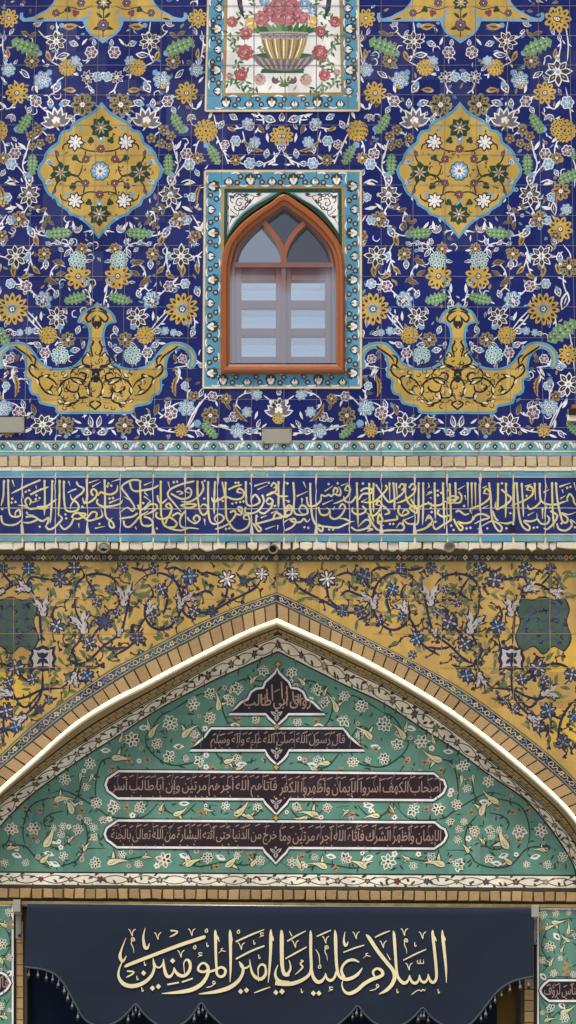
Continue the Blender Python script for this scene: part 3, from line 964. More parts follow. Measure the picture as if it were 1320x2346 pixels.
# flowers and bowl
def rose(x, y, r, cs, L=3):
    lob(V, x, y, r, 9, .16, cs[0], L, R.random())
    for k in range(max(6, int(r * .8))):
        t = R.uniform(0, 6.28); q = R.uniform(.15, .8) * r; px, py = x + q * math.cos(t), y + q * math.sin(t)
        V.stroke([(px + 3.6 * math.cos(t + 1.57 + e), py + 3.6 * math.sin(t + 1.57 + e)) if e else (px + 2 * math.cos(t), py + 2 * math.sin(t)) for e in (-.4, 0, 3.5)], 1.9, cs[1 + k % 2], L + 1 + k % 2, taper=1)
    dot(V, x, y, r * .2, cs[1], L + 3)
pk, rd, ye, mv, lb = ('pink', 'pink2', 'pink3'), ('rose', 'pink2', 'pink3'), ('yel', 'cream', 'ochre2'), ('dusty', 'pink2', 'plum'), ('lblue', 'white', 'steel')
def sprig(x, y, a, l, n=5, m='leafg'):
    V.stroke([(x, y), (x + l * .5 * math.cos(a) + 3, y + l * .5 * math.sin(a)), (x + l * math.cos(a), y + l * math.sin(a))], 1.6, m, 1, taper=1)
    for k in range(n):
        t = (k + 1) / n; leaf(V, x + l * t * math.cos(a), y + l * t * math.sin(a), a + (.7 if k % 2 else -.7) * R.uniform(.7, 1.3), R.uniform(11, 18), 5.5, R.choice((m, 'leafg2', 'green', 'sage')), 2)
for x, y, a, l in ((545, 125, -2.0, 55), (550, 135, 2.0, 50), (548, 175, 2.6, 30), (560, 180, 1.2, 36), (590, 195, 2.2, 28), (538, 60, -1.2, 40), (530, 80, 1.3, 40), (752, 120, -.9, 60), (750, 135, 1.0, 50), (752, 178, .6, 30), (738, 182, 1.8, 34), (704, 196, .8, 28), (762, 60, -1.9, 40), (768, 78, 1.8, 40), (575, 60, 2.5, 36), (725, 60, .6, 36), (536, 100, .8, 40), (534, 150, -.6, 36), (766, 110, 2.4, 40), (766, 150, 3.6, 36), (575, 150, 2.6, 34), (726, 150, .5, 34), (560, 100, -1.6, 40), (738, 98, -1.5, 40), (530, 190, .3, 30), (770, 190, 2.8, 30), (600, 30, 3.0, 50), (700, 30, .1, 50), (585, 110, .2, 24), (640, 200, -.6, 22), (662, 200, -2.5, 22), (590, 20, -2.2, 40), (706, 22, -.8, 40)): sprig(x, y, a, l)
for k in range(26):
    x = 588 + k * 4.9; leaf(V, x, 76 + R.uniform(-2, 2), -1.57 + (k - 13) * .085 + R.uniform(-.2, .2), R.uniform(20, 34), 9, R.choice(('leafg', 'leafg2', 'green')), 3)
for x, y, r, cs in ((600, 42, 19, pk), (618, 24, 16, pk), (638, 38, 20, pk), (662, 40, 20, pk), (640, 12, 22, pk), (668, 14, 20, pk), (682, 36, 17, pk), (697, 42, 15, pk), (655, -6, 20, pk), (575, 54, 15, ye), (716, 50, 14, ye), (564, 76, 15, rd), (734, 72, 13, rd), (532, 50, 13, rd), (768, 50, 13, rd), (562, 120, 19, rd), (733, 121, 19, rd), (553, 172, 15, rd), (744, 172, 14, rd), (596, 182, 14, mv), (701, 182, 14, mv), (698, 8, 14, lb), (716, 22, 12, lb), (606, 2, 12, lb), (526, 174, 8, mv), (772, 166, 8, mv)): rose(x, y, r, cs, 5)
for sx, bx in ((1, 545), (-1, 758)):
    V.poly([(bx - sx * 4, -20), (bx + sx * 8, -16), (bx + sx * 10, 6), (bx + sx * 12, 26), (bx + sx * 16, 44), (bx + sx * 8, 34), (bx, 14)], 'navy', 6)
    for k in range(3): leaf(V, bx + sx * (2 + 3 * k), 0 + 3 * k, 1.57 - sx * .25, 24, 3, 'slate', 7)
    fl_3(V, bx + sx * 82, 190, 15, -1.57 + sx * .6, 3, 'dark'); leaf(V, bx + sx * 78, 196, 2.2, 14, 4, 'ochre', 4)
V.poly(cat([(580, 126), (650, 120), (721, 126), (708, 146), (684, 160), (652, 163), (618, 160), (594, 146)], 3, True), 'leafg2', 6)
V.poly(cat([(579, 126), (610, 134), (650, 137), (690, 134), (722, 126), (710, 146), (690, 158), (650, 162), (612, 158), (590, 146)], 3, True), 'greyv', 7)
for k in range(17):
    t = k / 16; x = 584 + t * 133; V.stroke([(x, 130 + 6 * math.sin(t * 3.14)), (650 + (x - 650) * .78, 148), (650 + (x - 650) * .6, 159)], 2.4 if k % 2 else 1.8, 'greyl' if k % 2 else 'dgrey', 8, taper=1)
V.poly([(600, 158), (620, 155), (684, 155), (698, 158), (694, 167), (596, 167)], 'leafg2', 6.5); V.stroke([(598, 166), (696, 166)], 2, 'dgreen', 7, False)
V.poly([(597, 80), (704, 80), (702, 98), (694, 118), (684, 136), (620, 136), (608, 118), (600, 98)], 'ochre2', 9)
for k in range(15):
    x = 602 + k * 6.9; V.stroke([(x, 88), (650 + (x - 650) * .86, 112), (650 + (x - 650) * .62, 135)], 3.2 if k % 3 == 1 else 1.6, ('dark', 'cream', 'pale')[k % 3], 10 + k % 3 * .2, taper=2)
for k in range(7): lob(V, 604 + k * 15.4, 84, 7.6, 5, .12, 'greyl', 11); leaf(V, 598 + k * 15.4, 85, 0, 12, 5, 'greyv', 12)
V.poly([(595, 74), (650, 72), (706, 74), (705, 79), (650, 77), (596, 79)], 'greyl', 11.5); V.stroke([(596, 79), (650, 77), (705, 79)], 1.5, 'dgrey', 12, False)
V.jit = .2
for x in (582, 653.5, 725): V.stroke([(x + .4, -60), (x, 80), (x - .4, 214)], 1.4, 'steel', 16, False)
for y in (14, 82, 150): V.stroke([(514, y), (650, y), (785, y)], 1.4, 'steel', 16, False)
for x in (508.5, 581, 653, 725, 797): V.stroke([(x, 216), (x, 252)], .9, 'steel', 16, False)
for y in (14, 82, 150, 218): V.stroke([(474, y), (514, y)], .9, 'steel', 16, False); V.stroke([(785, y), (822, y)], .9, 'steel', 16, False)
V.build('vase_tile_panel', F, 'white tile panel with a painted bowl of pink roses inside a blue flower border')

# window border
B = Panel(-0.012)
o_, i_ = [(470, 392), (826.5, 392), (827, 888), (466, 888)], [(511, 428), (786, 428), (790, 853), (506, 853)]
frame(B, o_, i_)
band_run(B, 500, 411, 796, 411, 36, 6, 1); band_run(B, 484, 870, 812, 870, 34, 6); band_run(B, 490, 400, 486, 882, 36, 9); band_run(B, 807, 882, 807, 400, 36, 9)
ARCO = [(506, 853), (505.5, 720), (506, 620), (509, 585), (517, 555), (532, 532), (550, 511), (572, 492), (592, 478), (620, 460), (650, 440), (682, 458), (708, 476), (728, 492), (750, 514), (766, 534), (780, 556), (787, 585), (790.5, 620), (791, 720), (791, 853)]
ARCI = [(527, 832), (527, 720), (527, 622), (531, 592), (540, 562), (556, 540), (574, 522), (592, 508), (608, 495), (630, 481), (651, 467), (672, 481), (692, 495), (708, 508), (726, 524), (742, 542), (758, 564), (767, 592), (770, 622), (771, 720), (771, 832)]
n2 = 10
lc = [(511, 428), (649, 428)] + [(x, y - 1) for x, y in ARCO[n2:1:-1]] + [(506, 610)]
rc = [(649, 428), (786, 428), (790, 610)] + [(x, y - 1) for x, y in ARCO[-3:n2 - 1:-1]]
for pts in (lc, rc): B.poly(pts, 'dgreen', .5, 0)
B.poly([(522, 441), (636, 441), (610, 457), (585, 470), (560, 488), (542, 506), (524, 536), (520, 540)], 'turq2', 2); B.poly([(663, 441), (775, 441), (777, 536), (758, 508), (736, 484), (712, 468), (690, 456)], 'turq2', 2)
B.poly([(524, 443), (622, 443), (598, 458), (574, 472), (552, 490), (536, 508), (524, 528)], 'white', 3); B.poly([(676, 443), (773, 443), (774, 530), (758, 508), (742, 486), (718, 470), (698, 458)], 'white', 3)
for sg in (1, -1):
    B.T = lambda x, y, sg=sg: (x, y) if sg == 1 else (1298 - x, y)
    for k in range(7):
        t = -2.6 + k * .72; c = (548 + 12 * math.cos(t), 463 + 11 * math.sin(t))
        B.stroke([(c[0] + 8.5 * math.cos(t + q) * 1.1, c[1] + 8.5 * math.sin(t + q)) for q in (-1.7, -1.0, -.3, .4, 1.1, 1.7)], 2.2, 'dark', 5)
    B.stroke([(548, 463), (553, 466), (549, 472), (541, 466), (546, 455), (556, 456)], 2.0, 'dark', 6)
    for pts in ([(548, 482), (545, 494), (532, 500), (526, 512)], [(566, 464), (576, 460), (582, 450), (570, 446)], [(545, 494), (532, 484), (528, 478)], [(582, 450), (590, 450), (600, 446)]): B.stroke(pts, 1.7, 'dark', 5, taper=1)
    for x, y, a in ((532, 497, 0), (527, 508, 110), (528, 480, -100), (580, 456, 110), (564, 446, 0), (592, 447, -20), (530, 448, 30), (538, 444, -90)): leaf(B, x - 5, y, math.radians(a), 13, 6.5, 'dgrey', 5)
B.T = lambda x, y: (x, y); B.jit = .2
for y in (424.5, 494.7, 563.6, 633.8, 703.6, 774.5, 844.4): B.stroke([(467, y), (507, y)], .9, 'steel', 16, False); B.stroke([(789, y), (827, y)], .9, 'steel', 16, False)
for x in (508, 580.5, 653, 725.5, 798): B.stroke([(x, 392), (x, 430)], .9, 'steel', 16, False); B.stroke([(x, 853), (x, 888)], .9, 'steel', 16, False)
for y in (424.5, 494.7): B.stroke([(511, y), (540, y)], .9, 'steel', 16, False); B.stroke([(760, y), (788, y)], .9, 'steel', 16, False)
B.build('window_tile_border', F, 'turquoise flower border with white corner tiles around the arched window')

# window
def ring(mb, A, Bp, y0, yb, m, bevel=None):
    """solid moulding between outer outline A and inner outline Bp (open at nothing: closed loops)"""
    n = len(A); prof = bevel or [(0, y0 + .05), (.12, y0 + .015), (.3, y0), (.62, y0 + .005), (.7, y0 + .03), (1, y0 + .04)]
    v = []
    rows = [(0, yb)] + prof + [(1, yb)]
    for t, y in rows:
        for i in range(n):
            px, py = A[i][0] + (Bp[i][0] - A[i][0]) * t, A[i][1] + (Bp[i][1] - A[i][1]) * t
            q = W(px, py, y0); v.append((q[0], y, q[2]))
    f = [(r * n + i, r * n + (i + 1) % n, (r + 1) * n + (i + 1) % n, (r + 1) * n + i) for r in range(len(rows) - 1) for i in range(n)]
    mb.add(v, f, m)
A2, I2 = cat(ARCO[:], 3), cat(ARCI[:], 3)
wm = MB(); ring(wm, A2, I2, -.09, .16, M['wood']); win = wm.build('window', F, 'pointed arch window with a varnished brown wooden frame')
gl = MB(); gl.add([W(x, y, -.045) for x, y in ARCI], [tuple(range(len(ARCI)))], M['glass_outer']); gl.build('storm_pane', win, 'large outer pane over the whole window, its reflection graded by height')
# inner joinery
fr = MB(); YI = .02
ARC3 = [(540 + (x - 527) * (220 / 244.0), y + 6 if y < 620 else y) for x, y in ARCI]
ring(fr, I2, cat(ARC3, 3), YI - .03, .2, M['wood_in'], [(0, YI - .01), (.4, YI - .03), (.8, YI - .03), (1, YI)])
for x0, x1 in ((540, 553), (632, 645), (655, 667), (745, 758)): fr.box(x0, 612, x1, 834, YI, .16, M['wood_in'], 1.5)
fr.box(645, 600, 655, 834, YI - .03, .16, M['wood_in'], 2)
fr.box(536, 601, 765, 612, YI - .04, .16, M['wood_in'], 2); fr.box(540, 612, 760, 629, YI + .03, .16, M['wood_in'])
for x0, x1 in ((553, 632), (667, 745)):
    for y0, y1 in ((629, 642), (688, 704), (752, 768), (817, 836)): fr.box(x0, y0, x1, y1, YI + .005, .16, M['wood_in'], 1.5)
def bar(mb, pts, wd, y0, y1, m):
    P_ = cat(pts, 5); a, b = [], []
    for i in range(len(P_)):
        q, r = P_[max(i - 1, 0)], P_[min(i + 1, len(P_) - 1)]; dx, dy = r[0] - q[0], r[1] - q[1]; l = math.hypot(dx, dy)
        a.append((P_[i][0] - dy / l * wd / 2, P_[i][1] + dx / l * wd / 2)); b.append((P_[i][0] + dy / l * wd / 2, P_[i][1] - dx / l * wd / 2))
    n = len(a); v = [W(*q, y0) for q in a] + [W(*q, y0) for q in b]; v += [(x, y1, z) for x, _, z in v]
    f = [(i, i + 1, n + i + 1, n + i) for i in range(n - 1)] + [(i, 2 * n + i, 2 * n + i + 1, i + 1) for i in range(n - 1)] + [(n + i, n + i + 1, 3 * n + i + 1, 3 * n + i) for i in range(n - 1)]
    mb.add(v, f, m)
bar(fr, [(652, 604), (649, 580), (640, 555), (622, 530), (604, 508)], 11, YI - .035, .15, M['wood']); bar(fr, [(648, 604), (652, 580), (661, 555), (678, 530), (698, 510)], 11, YI - .032, .15, M['wood'])
fr.build('inner_frame', win, 'inner joinery with a forked mullion and two three-light casements')
def pane(pts, y, m, lab=None):
    g = MB(); g.add([W(a, b, y) for a, b in pts], [tuple(range(len(pts)))], m); return g.build('glass_pane', win, lab)
for x0, x1 in ((551, 634), (665, 747)):
    for y0, y1 in ((640, 690), (702, 754), (766, 819)): pane([(x0, y0), (x1, y0), (x1, y1), (x0, y1)], YI + .06, M['glass_inner'])
pane([(541, 606), (541, 592), (552, 566), (566, 546), (586, 526), (604, 510), (624, 534), (640, 560), (648, 606)], YI + .07, M['glass_mid'], 'left lancet pane with a pale reflection')
pane([(652, 606), (660, 560), (676, 534), (698, 510), (722, 530), (740, 550), (754, 576), (760, 606)], YI + .071, M['glass_dark'], 'right lancet pane, dark')
pane([(650, 578), (640, 553), (622, 529), (602, 507), (630, 488), (651, 474), (672, 488), (700, 508), (679, 530), (661, 553)], YI + .072, M['glass_dark'], 'dark top pane')
rm = MB()
v = [W(500, 430, .12), W(798, 430, .12), W(798, 860, .12), W(500, 860, .12)]; v += [(x, 1.1, z) for x, _, z in v]
rm.add(v, [(0, 4, 5, 1), (1, 5, 6, 2), (2, 6, 7, 3), (3, 7, 4, 0), (4, 7, 6, 5)], M['room']); rm.build('window_room', win)

# ------------------------------------------------------------------ scroll strip, brick course
S = Panel(-0.012)
S.poly([(-480, 1010), (1800, 1010), (1800, 1044), (-480, 1044)], 'turq2', 0, 0)
for y, wd, m in ((1010.5, 2.2, 'pale'), (1034, 1.6, 'cream'), (1036, 4, 'green'), (1030, 2, 'turq')): S.stroke([(x, y) for x in range(-480, 1801, 60)], wd, m, 1, False)
S.stroke([(x, 1041) for x in range(-480, 1801, 60)], 4, 'lblue', 1, False)
for k in range(-6, 42):
    x = 6 + k * 40.3; y = 1022.5
    if k % 2: lob(S, x, y, 7.5, 5, .2, 'dark', 3, R.random()); lob(S, x, y, 4.6, 5, .3, 'dusty', 4); dot(S, x, y, 1.6, 'dark', 5, 6)
    else: S.poly([(x - 6.5, y), (x, y - 8), (x + 6.5, y), (x, y + 8)], 'dgreen', 3); dot(S, x, y + 1, 2, 'white', 4, 6)
    for sg in (1, -1): S.stroke([(x + sg * 9, y + (9 if k % 2 else -8)), (x + sg * 14, y + (3 if k % 2 else -7)), (x + sg * 20, y + (-7 if k % 2 else 4))], 4.5, 'white', 2, taper=1)
    leaf(S, x + 20, y - 2, .3, 10, 4, 'white', 2)
for k in range(-5, 24): S.stroke([(gx(k, 1010), 1010), (gx(k, 1040), 1044)], 1, 'grout', 8, False)
S.build('scroll_strip', F, 'narrow turquoise scroll border under the blue wall')
def brick_row(name, x0, x1, yt, yb, step, f, bk, label, jm='mortar_dark', gap=2.6, mat='brick', slope=0.0):
    mb = MB(); x = x0
    mb.prism([(x0, yt(x0) - .5), (x1, yt(x1) - .5), (x1, yb(x1) + .5), (x0, yb(x0) + .5)], f + .022, bk, M[jm])
    while x < x1:
        wd = step * R.uniform(.93, 1.06); a, b = x + gap / 2, x + wd - gap / 2; j = lambda: R.uniform(-1.1, 1.1)
        mb.prism([(a + j(), yt(a) + j()), (b + j(), yt(b) + j()), (b + j(), yb(b) + j()), (a + j(), yb(a) + j())], f + R.uniform(-.012, .012), f + .05, M[mat], 1.3)
        x += wd
    return mb.build(name, F, label)
brick_row('brick_course', -480, 1800, lambda x: 1045, lambda x: 1068, 26.8, -.06, .05, 'row of tan bricks on edge under the blue wall', mat='brick_pale')

# ------------------------------------------------------------------ inscription band
mb = MB(); YB = -.05
mb.prism([(-480, 1068), (1800, 1068), (1800, 1241), (-480, 1241)], YB + .012, .08, M['mortar'])
for a, b, m in ((1070.5, 1078, 'mortar'),):
    x = -480
    while x < 1800:
        wd = R.uniform(40, 150); mb.prism([(x, a + R.uniform(-1, .6)), (x + wd, a + R.uniform(-1, .6)), (x + wd, b + R.uniform(-.6, 1.2)), (x, b + R.uniform(-.6, 1.2))], YB - .006 + R.uniform(-.006, .006), YB + .02, M['mortar'], 1); x += wd
bandm = mb.build('inscription_band', F, 'projecting dark blue tile band with a two-line gold inscription')
jx = [51 + 74.9 * k + R.uniform(-1.5, 1.5) for k in range(-8, 26)]
for yt, yb in ((1080, 1090.5), (1228, 1240)):
    tb = MB()
    for i in range(len(jx) - 1):
        j = lambda: R.uniform(-.8, .8)
        if R.random() < .25:
            c = jx[i] + R.uniform(25, 50); pr = ((jx[i] + 2.4, c - 1.5), (c + 1.5, jx[i + 1] - 2.4))
        else: pr = ((jx[i] + 2.4, jx[i + 1] - 2.4),)
        for a, b in pr: tb.prism([(a + j(), yt + j()), (b + j(), yt + j()), (b + j(), yb + j()), (a + j(), yb + j())], YB - .004, YB + .02, glaze(R.choice(('turq', 'turq2', 'turq2'))), 1.2)
    tb.build('turquoise_edging', bandm)
I = Panel(YB, .4)
I.poly([(-480, 1093.5), (1800, 1093.5), (1800, 1223), (-480, 1223)], 'cob2', 2, 0)
BAND = {0: '''35,155 33,240 30,300 10,385;72,150 74,240 78,380 90,460 130,482 180,470 172,420 140,440 135,480;110,155 128,215;360,155 240,205 100,275;395,155 400,300 395,470;465,155 462,300 455,450 445,540;530,155 530,300 520,480;568,160 570,300 580,400 600,430 650,435 692,420 700,380 665,340 635,370 625,415;610,165 625,205;680,170 700,205 745,230 735,265 690,300 645,330 625,280;680,235 640,248 600,270;770,145 775,250 770,340 750,360 735,310;830,295 810,260 832,235 862,262 850,310 800,350 760,362;870,292 900,262 930,275 990,282 1040,250 1045,200;790,180 880,150;820,215 900,170;930,150 935,300 935,430 950,490 1000,530 1015,572 985,575 970,530 1000,490;870,325 865,360 915,390 1000,385 1070,365 1090,330;1070,145 990,172;970,360 1075,315;1235,155 1160,160 1082,215 1130,290 1195,390 1180,430 1130,400 1060,450;1155,175 1172,235 1220,255 1320,232;1245,155 1250,330 1250,480 1262,545 1290,562 1320,552;1285,265 1320,300;1225,450 1180,480 1120,490 1060,500;1100,515 1110,560 1150,572 1200,530 1245,478 1320,430;1225,375 1255,420 1320,378;10,470 25,535 80,556 150,545 195,505;230,485 290,478 335,500 300,522 250,535 190,528;240,462 310,468;335,500 380,520 430,490 425,535 410,560;405,560 430,592 470,585 520,540 552,495 510,450;425,400 390,410 330,405 270,412 220,385 160,378;240,385 225,340 250,312 275,340 262,378;270,285 350,245 435,215;280,355 350,335;330,395 420,385 460,355 505,325;640,490 655,460 690,448 765,460 700,500 640,490;655,500 625,558 570,592 530,545;690,440 740,480 790,515 850,502 910,475 898,415;770,500 820,440 862,450 850,492;845,585 935,565;700,540 705,580;1205,570 1215,598;200,270 210,320;320,205 325,235;1150,330 1100,300''',
330: '''148,160 150,330 152,450 162,490;215,170 232,240;448,165 340,190 240,235 212,288 262,355 335,442;240,275 330,322 405,305 422,255 395,225 365,252 410,272;290,262 320,255 345,270 310,285;475,160 478,300 495,420 530,465 568,430 560,385 525,372 500,398;515,165 528,235 480,305 400,350 330,345;570,165 572,400 585,510 620,545 680,532 712,490 665,458 628,500 655,540;632,165 625,330 625,460;665,312 625,350 600,310;695,170 718,285 700,312 640,350;725,170 728,400 735,490 765,540;728,300 800,326 870,315 892,265 850,230 830,260 885,272;750,240 810,212 872,195;905,165 908,300 915,365 950,385 1005,370 1030,340 990,285 955,330 962,382;940,180 960,210;980,208 1095,172;1010,240 1100,200;1130,212 1155,178 1178,208 1150,228;1178,208 1170,255 1090,295;1195,165 1197,290 1195,400;1090,295 1150,262 1210,298 1285,298;1085,350 1112,315 1146,340 1120,370 1088,355;1146,340 1130,400 1065,452 1015,428;1050,285 1067,345 1025,420 960,450 885,440;1247,165 1242,330 1255,440 1250,482 1205,462 1175,425;115,440 108,478 150,502 215,482 247,410 220,362 195,390 247,412;160,488 180,555 250,590 330,602 400,580 490,590;190,545 215,488 255,500 292,540 270,572 215,570;250,475 300,448 335,462 372,428;372,428 325,490 325,560 372,585;385,485 405,515 460,540 497,500 470,468 440,500 475,535;325,382 390,368 465,375 410,402 335,390;380,355 450,335;535,500 545,558;765,540 690,575 630,592;760,540 800,590 850,606 915,578 942,520 925,468 895,470 890,500 942,508;765,445 800,428 817,455 785,508 745,545;817,455 862,462 870,405 840,395 850,430 910,470;905,395 900,440 962,462;1000,465 1000,540 1042,590 1020,610 985,560 960,530;985,548 1090,520 1190,492 1235,480;1150,500 1170,450 1212,460 1220,490 1160,500;1040,490 1092,470;1130,450 1190,425;1080,592 1170,560;1192,555 1187,602;1265,440 1290,400 1320,420;1260,490 1320,455;0,300 60,340;60,340 0,400;0,480 55,500 80,540 40,565 0,560;0,200 75,170;0,250 90,225 130,200;0,420 60,370 115,380 100,420 0,470;120,290 130,340 160,360 210,320''',
650: '''85,175 95,300 90,400 105,455 160,465 212,450 202,400 160,380 138,425 170,455;175,170 200,228;115,300 215,255;160,315 165,390;235,180 240,330 255,480 290,560 335,612 347,575 300,540;205,305 220,380 280,382 330,335 330,285;330,285 370,298 400,285 425,298 450,278 498,292 507,250 488,212;440,265 455,225 480,240 470,280;365,255 440,205;510,205 575,180;545,245 568,200 592,245 560,310 495,348 440,365;545,245 592,255;345,372 440,330;645,300 600,352 545,340 535,295;650,175 655,330 662,560;685,255 725,228 785,238 775,272 705,278 672,320 645,345;760,180 765,330 775,440 805,525;800,180 797,300 800,440;820,195 880,285 940,352 1010,312;905,200 918,232 870,290 800,348 690,352;690,350 745,318;820,375 845,338 872,370 840,440 795,472 735,445;822,372 870,385;940,175 945,345;975,175 985,300 985,425;1000,180 1012,330;1025,225 1050,188 1077,215 1045,248;1115,225 1145,188 1172,215 1135,248;1172,215 1160,270 1085,330 1000,362;1077,215 1060,270 985,328 925,352;1080,185 1087,330;1200,175 1200,330 1195,530 1150,545 1100,540 1062,500;1240,175 1242,350 1235,555;1285,180 1302,225;1085,295 1115,365 1190,402 1245,372 1320,360;1130,325 1150,358 1192,435 1165,442 1122,400 1195,382;1028,380 1020,440 1055,472 1112,445 1080,418 1050,460;1320,262 1265,292;15,602 75,572 107,530 95,498 62,512 100,530 150,527 180,500 210,527 237,497;310,395 330,458 380,465 412,430 380,398;440,420 455,388;495,405 520,368 547,400 510,470 455,502 412,478 422,448;300,560 380,570 480,578 545,552 592,528 540,500 478,495;592,528 632,520;600,572 650,602 740,582 772,532 730,508 660,575;700,385 730,420 710,448 655,462 610,432 618,395;745,575 775,558 750,585 790,592 742,612;755,470 800,560 850,602 930,602 1000,600 1055,600 1072,568 1035,538 1002,582;1072,568 1062,520 1100,500;830,522 882,520 852,458 838,530 892,562;895,520 950,512 1010,502 1002,465;880,380 942,440 895,462;1100,500 1172,468;1262,520 1290,468 1320,495;1320,545 1250,588 1155,612;0,330 40,340;0,470 60,462 75,400 45,380 25,410 70,430;0,530 70,490''',
980: '''60,175 65,330 68,505;135,175 140,330 150,590;195,185 200,300 205,430 212,520;245,175 250,300 245,340 200,362 150,342;0,350 50,382 120,372 152,342;170,322 220,298 275,312 220,332 178,328 205,358;275,260 302,300 290,350 235,362;270,240 332,203;330,290 342,332;355,175 360,402;390,175 395,432;422,175 427,402;460,188 463,432;498,275 520,232 552,262 545,320 470,378 380,412 395,455;500,272 552,285;490,225 530,205;545,175 560,300 570,480 600,570 642,612 660,578 625,540 560,522 440,592;402,510 430,468 490,458 548,488 480,512 415,545;230,500 260,560 292,602 312,575 265,528 330,540 390,522 400,470;250,440 280,428 330,462 372,450;100,418 90,452 140,482 192,470 200,512 140,550 75,592 50,562 60,518;0,562 42,522 22,488 0,500;625,180 625,300 620,425;655,238 700,278 742,318 700,370 622,412 602,390 606,348;695,180 697,330 692,492;765,175 767,330 765,515 735,532 700,542 632,530;790,175 800,300 812,460 840,560 892,602 907,570 855,520 920,522 970,500 970,448;835,180 845,330 852,482;878,245 905,208 937,240 925,290 855,338 738,385;882,240 937,255;865,212 925,190;950,180 960,332;995,180 1000,305 1015,345 1062,370 1140,372 1200,352 1240,340;1012,338 960,392 905,412 888,375;1030,265 1082,238;1045,180 1065,228;1105,175 1110,370 1122,582;1140,175 1150,300 1170,420 1200,522 1237,530 1242,490 1188,448 1250,462 1320,440;1170,215 1272,180;1195,240 1207,272;1238,318 1262,278 1292,310 1302,352 1320,382;1238,320 1245,338 1240,342;1300,175 1320,252;1180,320 1227,293;1020,400 1022,502;975,500 1010,542 1060,542 1082,500 1058,468;890,470 947,438;1090,430 1152,470 1120,540 1062,592 1028,580;1148,540 1170,592 1232,602 1282,560 1270,510 1320,540;578,430 600,490 630,520;490,405 542,380;0,270 40,250;15,200 0,230;20,310 40,320'''}
DOTS = {0: '110,320 105,355 138,350 230,260 260,248 325,290 320,325 352,315 240,445 355,570 583,460 590,495 965,185 955,210 990,205 975,320 1005,315 885,545 20,415 735,392 1275,360', 330: '265,175 295,170 535,320 540,162 815,180 840,178 785,365 820,355 855,350 885,345 730,590 760,585 1110,180 1165,385 115,585 1275,185 1285,345 700,340', 650: '400,190 480,185 705,185 405,595 440,595 185,575 220,580 45,345 900,405 945,545 975,545 1310,400 35,185', 980: '90,250 90,290 120,270 180,245 345,585 380,580 210,560 230,600 660,185 945,580 975,575 530,585 735,450 700,585 1240,225 1270,215 1055,400 1090,400 880,295 325,385 1190,540 1310,575 70,525 35,440'}
for x0, txt in BAND.items():
    for st in txt.split(';'):
        pts = [tuple(float(v) for v in q.split(',')) for q in st.split()]
        pts = [(x0 + a / 3.882, 1060 + b / 3.882) for a, b in pts]
        ln = sum(math.dist(pts[i], pts[i + 1]) for i in range(len(pts) - 1))
        I.stroke(pts, 4.3 if ln > 26 else 3.2, R.choice(('gold', 'goldtext', 'goldtext')), 5, taper=2, n=5)
        if abs(pts[0][0] - pts[1][0]) < 3 and pts[1][1] - pts[0][1] > 14: leaf(I, pts[0][0] - .5, pts[0][1] - .5, 1.05, 7.5, 3.6, 'goldtext', 5)
    for q in DOTS[x0].split():
        a, b = (float(v) for v in q.split(',')); x, y = x0 + a / 3.882, 1060 + b / 3.882
        I.poly([(x - 3.3, y - .5), (x + .5, y - 3.3), (x + 3.3, y + .5), (x - .5, y + 3.3)], 'goldtext', 6)
for x in jx:
    I.stroke([(x + R.uniform(-1.2, 1.2), y) for y in range(1092, 1225, 11)], [R.uniform(.9, 2.6) for _ in range(13)], 'groutw', 8, False)
    if R.random() < .5: I.poly([(x - 4, 1223), (x - 2.5, 1205), (x + .5, 1190), (x + 2.5, 1207), (x + 5, 1223)], 'groutw', 9, 1)
    if R.random() < .3: I.poly([(x - 3, 1093), (x + 3, 1093), (x + 2, 1106), (x - .5, 1118), (x - 2, 1104)], 'groutw', 9, 1)
I.stroke([(x, 1164 + (2 if 300 < x < 1100 else 0) + R.uniform(-.5, .5)) for x in range(-480, 1800, 25)], 1.3, 'groutw', 8, False)
I.stroke([(x, 1224.5) for x in range(-480, 1800, 25)], 2.6, 'groutw', 8, False); I.stroke([(x, 1093) for x in range(-480, 1800, 25)], 2, 'groutw', 8, False)
I.poly([(1167, 1203), (1180, 1203), (1181, 1222), (1167, 1222)], 'ink', 11)
I.build('inscription', bandm, 'two-line gold Arabic verse on dark blue tiles')
# broken pale stones under the band, then a soffit coloured as their shadow
sm = MB(); x = -480
sm.prism([(-480, 1241), (1800, 1241), (1800, 1261), (-480, 1261)], YB + .03, .09, M['ledge_shade'])
while x < 1800:
    wd = R.choice((18, 22, 24, 26, 30, 60)) * R.uniform(.9, 1.1); g = R.choice((.8, 1.6, 3.5, 5)); j = lambda q=1.6: R.uniform(-q, q)
    sm.prism([(x + g / 2 + j(1), 1242 + j()), (x + wd / 2, 1241.5 + j(.8)), (x + wd - g / 2 + j(1), 1242 + j()), (x + wd - g / 2 + j(1), 1257 + j(4)), (x + wd / 2, 1259 + j(3)), (x + g / 2 + j(1), 1257 + j(4))], YB + .008 + R.uniform(-.012, .008), YB + .06, M['stone'], 1.5)
    x += wd
n = 40; A = [(-480 + 57 * i, 1260) for i in range(n + 1)]; Bq = [(-480 + 57 * i, 1268.5 + R.uniform(-.6, .6)) for i in range(n + 1)]
sm.loft(A, Bq, M['ledge_shade'], YB + .03, .055)
sm.build('stone_course', F, 'course of chipped pale stones below the inscription')

